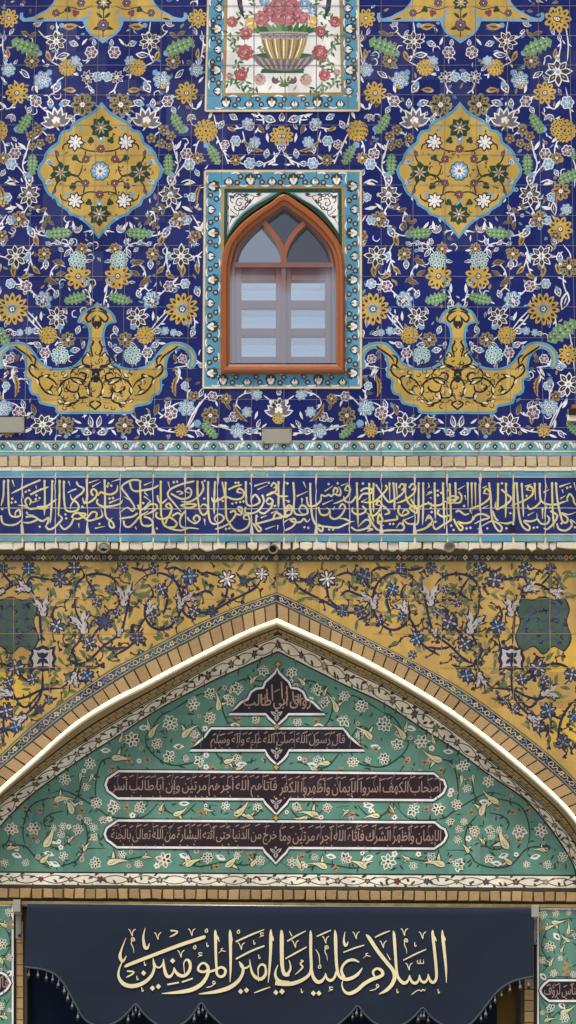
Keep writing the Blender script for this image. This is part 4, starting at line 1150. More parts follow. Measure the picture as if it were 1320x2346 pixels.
# ------------------------------------------------------------------ spandrel
OL = [(634, 1357), (530, 1395), (430, 1440), (313, 1503), (254, 1534), (156, 1600), (73, 1662), (0, 1731), (-60, 1795), (-110, 1865), (-140, 1945), (-150, 2075)]
BL = [(634, 1380), (530, 1419), (404, 1484), (320, 1527), (254, 1567), (167, 1625), (84, 1691), (0, 1762), (-50, 1816), (-92, 1880), (-118, 1950), (-126, 2075)]
LL = [(635, 1417), (570, 1442), (500, 1476), (400, 1527), (327, 1566), (254, 1603), (167, 1659), (73, 1741), (0, 1806), (-40, 1850), (-80, 1935), (-95, 2075)]
CL = [(637, 1458), (569, 1487), (494, 1521), (400, 1575), (309, 1629), (218, 1684), (127, 1745), (55, 1800), (0, 1844), (-36, 1890), (-62, 1950), (-70, 2030)]
TL = [(637, 1493), (560, 1527), (480, 1564), (364, 1625), (273, 1684), (182, 1742), (91, 1807), (44, 1847), (0, 1895), (-22, 1930), (-40, 1975), (-44, 2030)]
OR_ = [(634, 1357), (712, 1394), (795, 1440), (887, 1486), (970, 1528), (1044, 1569), (1116, 1618), (1189, 1673), (1262, 1732), (1320, 1789), (1390, 1880), (1425, 2075)]
BR = [(634, 1380), (722, 1422), (810, 1465), (876, 1497), (935, 1528), (1014, 1576), (1094, 1633), (1167, 1687), (1251, 1757), (1320, 1822), (1375, 1900), (1402, 2075)]
LR = [(635, 1417), (700, 1446), (770, 1477), (840, 1511), (927, 1559), (1014, 1612), (1094, 1669), (1167, 1727), (1240, 1790), (1309, 1859), (1350, 1930), (1370, 2075)]
CR = [(637, 1458), (721, 1496), (797, 1535), (880, 1575), (985, 1638), (1073, 1702), (1138, 1755), (1204, 1812), (1253, 1855), (1286, 1892), (1320, 1941), (1345, 2040)]
TR = [(637, 1493), (721, 1535), (797, 1573), (880, 1612), (978, 1676), (1044, 1718), (1116, 1772), (1193, 1824), (1238, 1869), (1284, 1931), (1317, 1990), (1322, 2040)]
def resample(pts, n):
    q = cat(pts, 8); d = [0]
    for i in range(1, len(q)): d.append(d[-1] + math.dist(q[i], q[i - 1]))
    out = []; j = 0
    for i in range(n + 1):
        t = d[-1] * i / n
        while j < len(d) - 2 and d[j + 1] < t: j += 1
        k = (t - d[j]) / ((d[j + 1] - d[j]) or 1); out.append((q[j][0] + (q[j + 1][0] - q[j][0]) * k, q[j][1] + (q[j + 1][1] - q[j][1]) * k))
    return out, d[-1]
YS = .06
Q = Panel(YS)
Q.poly([(634, 1286), (-480, 1286), (-480, 2075), (-150, 2075)] + resample(OL[::-1], 50)[0][1:], 'yell', 0, 0)
Q.poly([(634, 1286)] + resample(OR_, 50)[0] + [(1800, 2075), (1800, 1286)], 'yell', 0, 0)
def out_of_arch(x, y):
    e = OL if x < 634 else OR_
    for i in range(len(e) - 1):
        a, b = e[i], e[i + 1]
        if min(a[0], b[0]) <= x <= max(a[0], b[0]): return y < a[1] + (b[1] - a[1]) * (x - a[0]) / ((b[0] - a[0]) or 1) - 8
    return False
# tone of single yellow tiles
for i in range(-2, 20):
    for k in range(1, 9):
        x, y = i * 84 + R.uniform(-3, 3), 1204 + k * 84; q = [(x, y), (x + 83, y), (x + 83, y + 83), (x, y + 83)]
        if y < 1286: q[0], q[1] = (x, 1288), (x + 83, 1288)
        if R.random() < .6 and all(out_of_arch(a, b + 8) and -100 < a < 1400 for a, b in q): Q.poly(q, R.choice(('yell2', 'yell3', 'yell3')), .5, 0)
def tulip(p, x, y, l, rot, L=4, a='greyl', b='navy', wd=.5):
    """pale flaring blossom with a dark outline and two pointed horns"""
    pr = [(0, .1), (.14, .2), (.26, .15), (.36, .25), (.5, .22), (.6, .36), (.76, .56), (.72, .38), (.82, .36), (1.02, .42), (.9, .22), (.74, .07), (.58, .02)]
    def sh(k, g):
        q = [(t * l * k - g * .5, (h * l * .9) * k + g * (1 if t < .95 else .4)) for t, h in pr]; q = q + [(t, -h) for t, h in q[::-1]]
        return [(x + u * math.cos(rot) - v * math.sin(rot), y + u * math.sin(rot) + v * math.cos(rot)) for u, v in q]
    p.poly(sh(1.08, 3.4), b, L, .3); p.poly(sh(.97, 0), a, L + 1, .3)
    for t, h, a2, k in ((.12, .06, .5, .16), (.3, -.06, -.3, .2), (.5, .14, .8, .22), (.55, -.18, -.9, .2), (.42, .02, 0, .26)):
        leaf(p, x + t * l * math.cos(rot) - h * l * math.sin(rot), y + t * l * math.sin(rot) + h * l * math.cos(rot), rot + a2, l * k, l * .07, R.choice((b, 'slate')), L + 2)
def bflower(p, x, y, r, L=4, a='slate', b='navy', c='greyl'):
    rot = R.random() * 3
    r *= 1.25; lob(p, x, y, r, 8, .42, b, L, rot, pw=.8)
    for k in range(8):
        t = rot + k * .785; leaf(p, x + r * .25 * math.cos(t), y + r * .25 * math.sin(t), t, r * .6, r * .24, c if k % 2 else a, L + 1)
    lob(p, x, y, r * .3, 6, .2, a, L + 2); dot(p, x, y, r * .14, c, L + 3, 7)
def sstem(p, pts, wd=5.6, m='navy', L=2, leaves=True):
    p.stroke(pts, wd, m, L, taper=1)
    q = cat(pts, 4)
    if leaves:
        for i in range(3, len(q) - 2, 4):
            an = math.atan2(q[i + 1][1] - q[i - 1][1], q[i + 1][0] - q[i - 1][0]); sg = R.choice((1, -1))
            leaf(p, q[i][0], q[i][1], an + sg * R.uniform(.5, 1.1), R.uniform(9, 15), R.uniform(3, 5), m, L, sg * .3)
SP_S = [[(160, 1521), (200, 1515), (238, 1480), (274, 1452), (286, 1420), (298, 1362), (304, 1332)], [(172, 1360), (176, 1338), (198, 1319), (228, 1315), (256, 1323), (274, 1342)],
    [(308, 1342), (332, 1320), (366, 1313), (396, 1326), (413, 1355), (415, 1395), (396, 1430), (370, 1443), (346, 1434), (332, 1410), (336, 1384), (351, 1362), (341, 1340), (325, 1344)], [(415, 1372), (446, 1364), (474, 1354), (490, 1366)],
    [(172, 1360), (174, 1400), (190, 1438), (182, 1468), (166, 1490), (176, 1520), (162, 1560), (158, 1590)], [(0, 1362), (30, 1341), (60, 1340), (80, 1364)], [(90, 1366), (92, 1420), (96, 1476)], [(98, 1534), (96, 1582), (80, 1616), (42, 1652)],
    [(0, 1572), (28, 1600), (62, 1596), (98, 1580), (156, 1576)], [(196, 1324), (212, 1350), (212, 1362), (190, 1376)], [(420, 1372), (440, 1398), (480, 1402), (530, 1376), (580, 1350), (600, 1326)], [(522, 1338), (516, 1372), (496, 1390)], [(418, 1352), (432, 1336), (436, 1326)],
    [(335, 1412), (318, 1440), (314, 1466)], [(238, 1482), (262, 1486), (290, 1482)], [(330, 1438), (300, 1478), (262, 1502)], [(205, 1476), (190, 1470), (180, 1466)], [(60, 1340), (72, 1322), (100, 1326), (134, 1330)], [(130, 1436), (120, 1410), (128, 1386)], [(0, 1300), (12, 1320), (30, 1340)],
    [(162, 1512), (190, 1526), (214, 1530), (236, 1522)], [(40, 1530), (52, 1552), (70, 1562)], [(14, 1626), (8, 1660), (20, 1690)], [(100, 1590), (120, 1602), (132, 1598)], [(0, 1680), (20, 1672), (34, 1678)], [(240, 1428), (224, 1442), (206, 1470)], [(460, 1318), (476, 1312), (500, 1320)], [(366, 1350), (384, 1368), (374, 1410)], [(-50, 1600), (-20, 1640), (-10, 1690), (-30, 1730)], [(96, 1582), (60, 1620), (36, 1600), (20, 1560)], [(-20, 1650), (10, 1640), (40, 1662), (30, 1690)], [(-50, 1560), (-30, 1530), (0, 1520), (30, 1530)], [(140, 1576), (170, 1560), (200, 1560), (216, 1540)], [(110, 1600), (90, 1630), (70, 1640)], [(230, 1440), (250, 1400), (270, 1402)], [(120, 1300), (140, 1310), (160, 1300)], [(420, 1310), (400, 1300), (380, 1306)], [(300, 1300), (330, 1306), (350, 1300)], [(540, 1310), (560, 1330), (590, 1322)], [(450, 1420), (430, 1412), (415, 1395)]]
GC = cat([(25, 1366), (52, 1374), (74, 1370), (86, 1396), (79, 1425), (90, 1462), (74, 1492), (48, 1482), (25, 1500), (2, 1482), (-24, 1492), (-40, 1462), (-29, 1425), (-36, 1396), (-24, 1370), (-2, 1374)], 4, True)
for sg in (1, -1):
    Q.T = lambda x, y, sg=sg: (x, y) if sg == 1 else (1270 - x, y)
    for pts in SP_S: sstem(Q, pts)
    for x, y, l, a in ((284, 1388, 48, -90), (196, 1452, 52, -112), (100, 1412, 44, -98), (412, 1395, 34, -80), (337, 1406, 32, -60), (272, 1458, 20, -80), (70, 1352, 34, 200), (420, 1374, 30, -20), (30, 1590, 40, 190), (60, 1640, 34, 150), (172, 1540, 34, 100), (10, 1352, 30, 160)): tulip(Q, x, y, l, math.radians(a))
    for x, y, r in ((435, 1320, 17), (137, 1328, 16), (240, 1425, 17), (130, 1435, 16), (205, 1475, 15), (315, 1462, 15), (445, 1400, 13), (486, 1400, 12), (200, 1548, 14), (350, 1412, 9), (370, 1350, 13), (66, 1302, 14), (170, 1300, 14), (38, 1530, 17), (75, 1556, 12), (14, 1628, 16), (-20, 1700, 15), (36, 1664, 13), (-40, 1545, 15), (-45, 1640, 13), (90, 1625, 10), (20, 1560, 11), (352, 1300, 11), (560, 1332, 10), (325, 1500, 9), (250, 1350, 9), (222, 1380, 10), (400, 1420, 8), (112, 1604, 9), (282, 1300, 11), (8, 1302, 11), (270, 1402, 9)): bflower(Q, x, y, r, c=R.choice(('greyl', 'slate', 'greyl', 'greyv', 'lblue')))
    for x, y, r in ((520, 1326, 18), (600, 1315, 14)): bflower(Q, x, y, r, a='greyl', c='cream')
    Q.poly(GC, 'navy', 4); Q.poly([(25 + (x - 25) * .95, 1432 + (y - 1432) * .95) for x, y in GC], 'slateg', 5)
    for qx in (1, -1):
        for pts in ([(25, 1384), (38, 1396), (52, 1388), (62, 1398), (54, 1410), (42, 1404)], [(30, 1420), (46, 1416), (60, 1424), (70, 1440), (58, 1450), (46, 1440)], [(28, 1470), (44, 1462), (58, 1470), (68, 1480)], [(25, 1440), (36, 1452), (30, 1462)]): Q.stroke([(25 + qx * (x - 25), y) for x, y in pts], 5, 'slate', 6, taper=1)
        for k in range(16):
            a = R.uniform(0, 6.28); x, y = 25 + R.uniform(-48, 48), 1432 + R.uniform(-52, 52); Q.stroke([(x, y), (x + 7 * math.cos(a), y + 7 * math.sin(a)), (x + 11 * math.cos(a + 1), y + 11 * math.sin(a + 1))], 3, R.choice(('navy', 'slate', 'ink')), 6, taper=1)
    Q.stroke([(15, 1422), (35, 1422), (35, 1442), (15, 1442), (15, 1422)], 4, 'slate', 7, False)
    Q.poly([(68, 1480), (84, 1484), (98, 1478), (112, 1484), (128, 1480), (125, 1496), (130, 1508), (125, 1522), (128, 1537), (112, 1533), (98, 1539), (84, 1533), (68, 1537), (72, 1522), (66, 1508), (72, 1496)], 'navy', 5); Q.poly([(77, 1488), (88, 1491), (98, 1486), (108, 1491), (120, 1487), (118, 1498), (122, 1508), (118, 1519), (120, 1530), (108, 1526), (88, 1526), (76, 1530), (78, 1519), (74, 1508), (78, 1498)], 'greyl', 6)
    for k in range(4): leaf(Q, 98, 1508, k * 1.57 + .78, 19, 9, 'navy', 7)
    leaf(Q, 98, 1530, -1.57, 26, 6, 'navy', 7); lob(Q, 98, 1500, 6, 3, .3, 'navy', 8)
    for k in range(820):
        x, y = R.uniform(-60, 632), R.uniform(1296, 1740)
        if not out_of_arch(x, y) or (x < 90 and 1365 < y < 1500): continue
        a = R.uniform(0, 6.28); leaf(Q, x, y, a, R.uniform(16, 28), R.uniform(7, 11), R.choice(('sage', 'sage', 'sage2', 'sage2', 'olive')), 1, R.choice((-.25, .25)))
    for k in range(380):
        x, y = R.uniform(-60, 626), R.uniform(1298, 1735)
        if not out_of_arch(x, y + 6) or (x < 92 and 1365 < y < 1500): continue
        a = R.uniform(0, 6.28); l = R.uniform(14, 30)
        Q.stroke([(x, y), (x + l * .5 * math.cos(a + .4), y + l * .5 * math.sin(a + .4)), (x + l * math.cos(a), y + l * math.sin(a))], 2.8, 'dark', 2, taper=1)
        e = (x + l * math.cos(a), y + l * math.sin(a)); lob(Q, *e, R.uniform(3.5, 6), 3, .4, R.choice(('navy', 'dark', 'slate')), 3, R.random()); leaf(Q, x, y, a + 1, 9, 3.6, 'dark', 2)
Q.T = lambda x, y: (x, y)
for k in range(-1, 18):
    x = 30 + 82 * k + R.uniform(-3, 3); e = [y for y in range(1288, 1800, 30) if out_of_arch(x, y + 20)]
    if len(e) > 1: Q.stroke([(x + R.uniform(-.5, .5), y) for y in e], 1, 'ochre2', 12, False)
for y in (1372, 1452, 1530, 1608): 
    for a, b in ((-60, 634), (634, 1400)):
        e = [x for x in range(a, b + 1, 22) if out_of_arch(x, y + 6)]
        if len(e) > 1: Q.stroke([(x, y + R.uniform(-.5, .5)) for x in e], 1, 'ochre2', 12, False)
Q.stroke([(637, 1288), (635, 1330), (634, 1357)], 4, 'olive', 13, False)
# dark border under the band
Q.poly([(-480, 1268), (1800, 1268), (1800, 1288), (-480, 1288)], 'dark', 13, 0)
Q.stroke([(x, 1286.5) for x in range(-480, 1801, 60)], 2.5, 'sage', 14, False); Q.stroke([(x, 1269.5) for x in range(-480, 1801, 60)], 2, 'coffee', 14, False)
x = -100
while x < 1420:
    y = 1277.5; k = int(x / 16) % 3
    if k == 0: Q.poly([(x - 6, y), (x, y - 6.5), (x + 6, y), (x, y + 6.5)], R.choice(('olive', 'pale', 'ochre2')), 14, .8); dot(Q, x, y, 2, 'dark', 15, 6)
    elif k == 1: Q.stroke([(x - 8, y + 5), (x - 3, y - 4), (x + 3, y + 4), (x + 8, y - 5)], 2.4, R.choice(('greyl', 'slate', 'olive')), 14, taper=1)
    else: lob(Q, x, y, 5.5, 4, .3, R.choice(('olive', 'slate', 'greyv')), 14, R.random()); dot(Q, x, y, 2, 'dark', 15, 6)
    if R.random() < .6: leaf(Q, x + 5, y + R.uniform(-4, 4), R.uniform(0, 6), 10, 4.5, R.choice(('sage', 'olive', 'sage2')), 14)
    x += 13 * R.uniform(.85, 1.1)
Q.build('spandrel', F, 'yellow tiled spandrel with dark scrolling vines and a green cartouche on each side')

# ------------------------------------------------------------------ arch: chain border, brick ring, soffit, light strip
def along(A, Bq, n):
    a, la = resample(A, n); b, lb = resample(Bq, n)
    def T(s, t):
        s = min(max(s / la * n, 0), n - 1e-6); i = int(s); k = s - i
        p = (a[i][0] + (a[i + 1][0] - a[i][0]) * k, a[i][1] + (a[i + 1][1] - a[i][1]) * k); q = (b[i][0] + (b[i + 1][0] - b[i][0]) * k, b[i][1] + (b[i + 1][1] - b[i][1]) * k)
        return (p[0] + (q[0] - p[0]) * t, p[1] + (q[1] - p[1]) * t)
    return T, la, a, b
K = Panel(YS - .01)
for A, Bq in ((OL, BL), (OR_, BR)):
    T, l, a, b = along(A, Bq, 60); K.T = lambda x, y: (x, y)
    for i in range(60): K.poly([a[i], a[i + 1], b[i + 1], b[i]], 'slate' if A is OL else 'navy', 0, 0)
    for i in range(0, 60, 4):
        if R.random() < .5: K.poly([a[i], a[i + 1], a[i + 2], a[i + 3], b[i + 3], b[i + 2], b[i + 1], b[i]], R.choice(('slateg', 'navy', 'dgreen')), .3, 0)
    K.T = T; hK = sum(math.dist(a[i], b[i]) for i in range(61)) / 61
    st = lambda t, wd, m, L: K.stroke([(l * i / 80, t) for i in range(81)], wd, m, L, False)
    st(.04, 3, 'sage2', 1); st(.14, 1.4, 'pale', 2); st(.93, 3.4, 'slateg', 1); st(.86, 1.3, 'greyl', 2)
    s = 12; k = 0
    while s < l - 10:
        q = [(s + 5 * math.cos(t), .5 + .2 * math.sin(t)) for t in [i * .7854 for i in range(8)]]
        if k % 2: K.stroke(q, 2.1, 'pale', 4, closed=True)
        else:
            K.T = lambda a_, d_, s0=s: T(a_, .5 + d_ / hK)
            lob(K, s, 0, 6, 4, .4, 'pale', 4, R.random()); dot(K, s, 0, 2, 'navy', 6, 6); leaf(K, s + 11, -6, .5, 8, 3.4, 'slateg', 3); leaf(K, s - 11, 6, 2.6, 8, 3.4, 'greyv', 3); K.T = T
        K.stroke([(s + 5, .5), (s + 10, .66), (s + 16, .36), (s + 22, .62), (s + 27, .5)], 1.9, R.choice(('greyl', 'pale', 'greyv')), 4, taper=0)
        for d, t in ((9, .3), (18, .74)): K.poly([(s + d - 3, t), (s + d, t - .1), (s + d + 4, t), (s + d, t + .1)], 'greyv', 3)
        s += 32 * R.uniform(.95, 1.05); k += 1
K.build('arch_border', F, 'dark blue border with a pale chain pattern along the arch')
ar = MB()
for A, Bq in ((BL, LL), (BR, LR)):
    T, l, a, b = along(A, Bq, 80)
    for i in range(80): ar.prism([a[i], a[i + 1], b[i + 1], b[i]], YS - .02, YS + .1, M['mortar_dark'])
    s = 1.0
    while s < l - 6:
        wd = 28 * R.uniform(.94, 1.06); j = lambda: R.uniform(-.5, .5); q = [T(s + 1.6 + j(), .05), T(s + wd - 1.6 + j(), .05), T(s + wd - 1.6 + j(), .97), T(s + 1.6 + j(), .97)]
        ar.prism(q, YS - .035 + R.uniform(-.005, .005), YS, M['brick'], .8); s += wd
ar.build('brick_arch_ring', F, 'ring of tan bricks set on edge around the arch')
YT = .46
sf = MB()
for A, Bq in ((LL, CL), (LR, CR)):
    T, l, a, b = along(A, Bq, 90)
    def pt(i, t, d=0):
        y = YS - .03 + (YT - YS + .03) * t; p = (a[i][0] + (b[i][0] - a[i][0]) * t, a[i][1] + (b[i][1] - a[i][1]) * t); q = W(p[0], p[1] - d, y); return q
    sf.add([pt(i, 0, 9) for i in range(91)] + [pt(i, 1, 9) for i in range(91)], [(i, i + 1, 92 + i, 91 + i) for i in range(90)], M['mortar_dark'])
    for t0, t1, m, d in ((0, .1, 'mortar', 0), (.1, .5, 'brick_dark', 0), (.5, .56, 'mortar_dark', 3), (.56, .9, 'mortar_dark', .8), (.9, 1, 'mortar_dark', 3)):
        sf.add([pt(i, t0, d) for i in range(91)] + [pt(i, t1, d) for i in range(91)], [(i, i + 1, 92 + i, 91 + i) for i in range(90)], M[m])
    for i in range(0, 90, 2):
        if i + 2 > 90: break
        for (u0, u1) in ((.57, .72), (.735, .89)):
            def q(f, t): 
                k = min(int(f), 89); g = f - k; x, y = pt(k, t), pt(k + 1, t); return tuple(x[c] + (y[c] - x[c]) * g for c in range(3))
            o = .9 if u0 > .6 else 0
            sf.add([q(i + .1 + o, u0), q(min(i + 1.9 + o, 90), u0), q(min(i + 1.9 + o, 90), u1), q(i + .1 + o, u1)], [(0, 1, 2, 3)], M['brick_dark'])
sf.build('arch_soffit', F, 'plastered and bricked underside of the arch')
lip = MB(); lip.tube([W(x, y + 10, YS + .0) for x, y in resample(LL, 70)[0][::-1] + resample(LR, 70)[0][1:]], .019, M['mortar'], 8); lip.build('plaster_lip', F, 'cream rounded lip along the arch edge', smooth=True)
led = MB()
pl = [W(x, y + 3, YS - .028) for x, y in resample(LL, 70)[0][::-1] + resample(LR, 70)[0][1:]]
led.tube(pl, .008, M['led'], 8); lo = led.build('light_strip', None, smooth=True); tag(lo, 'glowing white rope light following the edge of the big pointed arch', 'light strip')

# ------------------------------------------------------------------ tympanum
Z = Panel(YT)
Z.poly(resample(TL[::-1], 40)[0] + resample(TR, 40)[0][1:] + [(1322, 2060), (-44, 2060)], 'teal', 0, 0)
Z.poly([(x, y - 8) for x, y in resample(CL[::-1], 40)[0]] + [(x, y - 8) for x, y in resample(CR, 40)[0][1:]] + resample(TR, 40)[0][::-1] + resample(TL, 40)[0][1:], 'cream', 1, 0)
yb0 = lambda x: 1998 + x * 8 / 1320.0
Z.poly([(-120, yb0(-120) + 1), (1420, yb0(1420) + 1), (1420, yb0(1420) + 30), (-120, yb0(-120) + 30)], 'cream', 2, 0)
Z.stroke([(x, yb0(x)) for x in range(-120, 1421, 70)], 3.4, 'ink', 3, False)
Z.stroke([(x, yb0(x) + 29) for x in range(-120, 1421, 70)], 2.2, 'sage2', 3, False)
for e in (TL, TR): Z.stroke(resample(e, 60)[0], 3.6, 'ink', 3, False)
for e in (CL, CR): Z.stroke(resample(e, 60)[0], 2.4, 'dgreen', 3, False)
def vine(T, l, h, st=33, red=False):
    """two crossing dark stems with blossoms where they meet; T maps (s, t in 0..1)"""
    old = Z.T; Z.T = lambda a, d: T(a, .5 + d / h); n = int(l / 7)
    for ph in (0, 1):
        Z.stroke([(l * i / n, (.34 if ph else -.34) * h * math.sin(l * i / n / st * math.pi * .5)) for i in range(n + 1)], 2.0, 'coffee', 4, False)
    s = 0.0; k = 0
    while s < l:
        lob(Z, s, 0, R.uniform(6.5, 8.5), 5, .42, R.choice(('coffee', 'dgrey', 'sage2') if k % 2 else ('coffee', 'olive', 'slate')), 6, R.random() * 3); lob(Z, s, 0, 3.6, 5, .3, R.choice(('script', 'wine', 'olive', 'greyl')), 7, R.random())
        for d, t, sg in ((.22, .3, 1), (.42, .02, 1), (.6, -.04, -1), (.8, -.3, -1), (.3, -.38, -1), (.7, .38, 1)):
            if R.random() < .85: leaf(Z, s + st * 2 * d, h * t, sg * R.uniform(.5, 1.0) + (3.14 if R.random() < .3 else 0), R.uniform(10, 15), R.uniform(4.5, 6.5), R.choice(('dgrey', 'sage2', 'coffee', 'slateg', 'dgreen')), 5, .2)
        s += st * 2; k += 1
    Z.T = old
vine(lambda s, t: (-110 + s, yb0(-110 + s) + 2 + t * 27), 1520, 27, 34)
for A, Bq in ((CL, TL), (CR, TR)):
    T, l, a, b = along(A, Bq, 60); h = sum(math.dist(a[i], b[i]) for i in range(61)) / 61; vine(T, l, h * .8, 30)
def in_tymp(x, y, mrg=8):
    e = TL if x < 637 else TR
    for i in range(len(e) - 1):
        a, b = e[i], e[i + 1]
        if min(a[0], b[0]) <= x <= max(a[0], b[0]): return a[1] + (b[1] - a[1]) * (x - a[0]) / ((b[0] - a[0]) or 1) + mrg < y < yb0(x) - mrg * .7
    return False
def ros(p, x, y, r, L=5, a='cream', bcol='coffee', n=7):
    rot = R.random() * 3; lob(p, x, y, r * .5, n, .1, a, L, rot); c = R.choice(('teal', 'greyv', 'teal', 'olive', 'script'))
    sid = R.random() < .3
    for k in range(n):
        t = rot + 6.2832 * k / n; q = r * R.uniform(.9, 1.1) * ((1.25 if k < n / 2 else .8) if sid else 1)
        leaf(p, x + r * .1 * math.cos(t), y + r * .1 * math.sin(t), t, q * .95, q * .66, a, L + .5 + .25 * (k % 2)); leaf(p, x + r * .3 * math.cos(t), y + r * .3 * math.sin(t), t, q * .6, q * .36, c if R.random() < .7 else 'coffee', L + 1.2)
    lob(p, x, y, r * .26, 6, .2, a, L + 2); dot(p, x, y, r * .17, 'dgreen', L + 3)
def cre(p, x, y, l, rot, L=4):
    """cream split leaf with a dark outline"""
    b = R.choice((-.45, .45)); l *= 1.15; s = 1 if b < 0 else -1
    def tear(k, g, m, LL):
        up, dn = [], []
        for i, (t, h) in enumerate(((0, .02), (.06, .1), (.16, .15), (.3, .145), (.48, .09), (.7, .05), (1, 0))):
            c = b * l * (t * t - .25 * t); px, py = x + math.cos(rot) * l * t - math.sin(rot) * c, y + math.sin(rot) * l * t + math.cos(rot) * c; hh = h * l * k + g * (1 if t < .9 else .3)
            up.append((px - math.sin(rot) * hh, py + math.cos(rot) * hh)); dn.append((px + math.sin(rot) * hh, py - math.cos(rot) * hh))
        p.poly(up + dn[::-1], m, LL, .2)
    tx, ty = x + .2 * l * math.cos(rot), y + .2 * l * math.sin(rot)
    leaf(p, tx, ty, rot + s * .55, l * .56, l * .26, 'dgreen', L, s * .5); leaf(p, tx, ty, rot + s * .55, l * .46, l * .15, 'creamleaf', L + .4, s * .5)
    tear(1, 1.5, 'dgreen', L + .8); tear(.92, 0, 'creamleaf', L + 1.2)
    p.stroke([(x + .08 * l * math.cos(rot), y + .08 * l * math.sin(rot)), (tx - math.sin(rot) * l * .04, ty + math.cos(rot) * l * .04), (x + .42 * l * math.cos(rot), y + .42 * l * math.sin(rot))], 1.5, 'olive', L + 2, taper=1)
TY_S = [[(636, 1530), (610, 1560), (560, 1556), (524, 1580), (510, 1612), (520, 1650), (540, 1668)], [(600, 1552), (640, 1520)], [(505, 1612), (470, 1590), (440, 1600), (395, 1628)], [(420, 1672), (448, 1660), (470, 1700), (455, 1740), (420, 1752), (385, 1750), (345, 1720), (335, 1690), (345, 1668)],
    [(395, 1628), (370, 1640), (350, 1668)], [(265, 1735), (235, 1745), (222, 1790), (222, 1840)], [(190, 1780), (182, 1820), (160, 1850), (158, 1870)], [(110, 1820), (150, 1812), (190, 1830), (232, 1856), (260, 1872), (330, 1872), (368, 1835)], [(150, 1822), (90, 1836), (66, 1860), (56, 1905), (62, 1938)],
    [(175, 1862), (198, 1890), (204, 1925), (190, 1955)], [(110, 1900), (104, 1880), (120, 1865), (150, 1858)], [(0, 1940), (30, 1936), (62, 1940), (85, 1965), (104, 1980), (140, 1984), (178, 1972), (200, 1946), (246, 1944)], [(110, 1906), (115, 1935), (140, 1942), (160, 1928), (164, 1906)], [(375, 1832), (386, 1858), (420, 1868), (452, 1840)],
    [(470, 1842), (500, 1846)], [(530, 1852), (560, 1872), (590, 1866), (606, 1846)], [(255, 1970), (300, 1968), (340, 1960)], [(420, 1975), (460, 1985), (520, 1975), (560, 1982), (610, 1975)], [(480, 1700), (520, 1752), (560, 1750), (590, 1740)], [(640, 1960), (600, 1990)], [(30, 1900), (20, 1930), (8, 1935)], [(200, 1745), (240, 1740)], [(330, 1700), (300, 1690), (280, 1720)]]
TY_F = '605 1534 12;549 1576 13;483 1591 13;443 1614 15;532 1604 12;483 1645 14;391 1656 18;305 1695 18;447 1680 10;362 1704 13;391 1735 14;462 1742 13;546 1738 11;208 1750 14;151 1786 14;200 1803 10;266 1849 15;324 1850 14;520 1847 11;592 1847 11;224 1839 13;80 1898 16;182 1900 13;207 1879 9;218 1896 10;239 1876 9;221 1920 10;147 1894 10;144 1912 9;126 1898 8;150 1961 11;222 1977 14;283 1958 10;322 1980 10;380 1970 19;479 1965 13;15 1977 10;63 1977 9;30 1899 16;590 1651 10;547 1960 9;600 1972 12;430 1738 8;-20 1960 12'
TY_L = '345 1690 40 -70;372 1630 0 0;420 1690 42 -55;500 1628 40 -80;575 1566 26 -60;258 1738 44 -10;186 1770 22 80;214 1772 24 100;128 1834 40 -20;168 1865 44 -100;104 1940 52 -50;96 1975 34 -30;250 1980 46 -25;400 1866 34 -10;540 1868 44 -30;566 1868 30 20;345 1668 22 -120;515 1745 34 -5;560 1755 30 160;470 1852 22 30;330 1965 22 -15;160 1930 22 -60;196 1950 24 -70;430 1985 40 -40;520 1985 42 -30;20 1945 26 -20;370 1858 20 -80;275 1700 24 -60;530 1590 22 -100;580 1985 30 -60;440 1980 26 -140'
for sg in (1, -1):
    Z.T = lambda x, y, sg=sg: (x + (y - 1500) * -.008, y) if sg == 1 else (1273 - x - (y - 1500) * .008, y + 4)
    for pts in TY_S: sstem(Z, pts, 3.2, 'dgreen', 4)
    for q in TY_F.split(';'):
        x, y, r = (float(v) for v in q.split()); ros(Z, x, y, r, n=R.choice((6, 7, 8)))
    for q in TY_L.split(';'):
        x, y, l, a = (float(v) for v in q.split())
        if l: cre(Z, x, y, l, math.radians(a))
    for x, y in ((243, 1719), (424, 1841), (42, 1956), (115, 1953), (130, 1976), (425, 1957), (555, 1752), (160, 1835), (510, 1960), (330, 1668), (410, 1710), (540, 1690 - 30)):
        a = R.uniform(-.3, .5); leaf(Z, x - 11, y, a, 25, 13, 'white', 5); leaf(Z, x - 5, y, a, 13, 5, 'teal', 6)
    for x, y in ((547, 1648), (298, 1742), (293, 1849), (372, 1859), (463, 1862), (95, 1856), (190, 1856), (577, 1958), (410, 1712), (490, 1760), (340, 1740), (545, 1865), (80, 1920), (130, 1842), (260, 1760), (500, 1985), (445, 1700), (60, 1850)):
        for k in range(4): leaf(Z, x, y, k * 1.57 + R.random(), 10, 5.5, 'orange', 5)
        leaf(Z, x - 4, y, .2, 9, 4, 'coffee', 6)
    for k in range(480):
        x, y = R.uniform(-30, 634), R.uniform(1510, 2000)
        if in_tymp(x, y, 14): leaf(Z, x, y, R.uniform(0, 6.28), R.uniform(9, 18), R.uniform(2.6, 5), R.choice(('dgreen', 'coffee', 'dgreen', 'greyv')), 4, .3)
    for k in range(120):
        x, y = R.uniform(-30, 634), R.uniform(1530, 1995)
        if in_tymp(x, y, 18): lob(Z, x, y, R.uniform(4.5, 7.5), 5, .3, R.choice(('cream', 'white', 'greyl', 'dusty')), 4.3, R.random()); dot(Z, x, y, 2, 'coffee', 5, 6)
Z.T = lambda x, y: (x, y)
ty = Z.build('tympanum', F, 'green tiled tympanum with white rosettes inside the pointed arch')

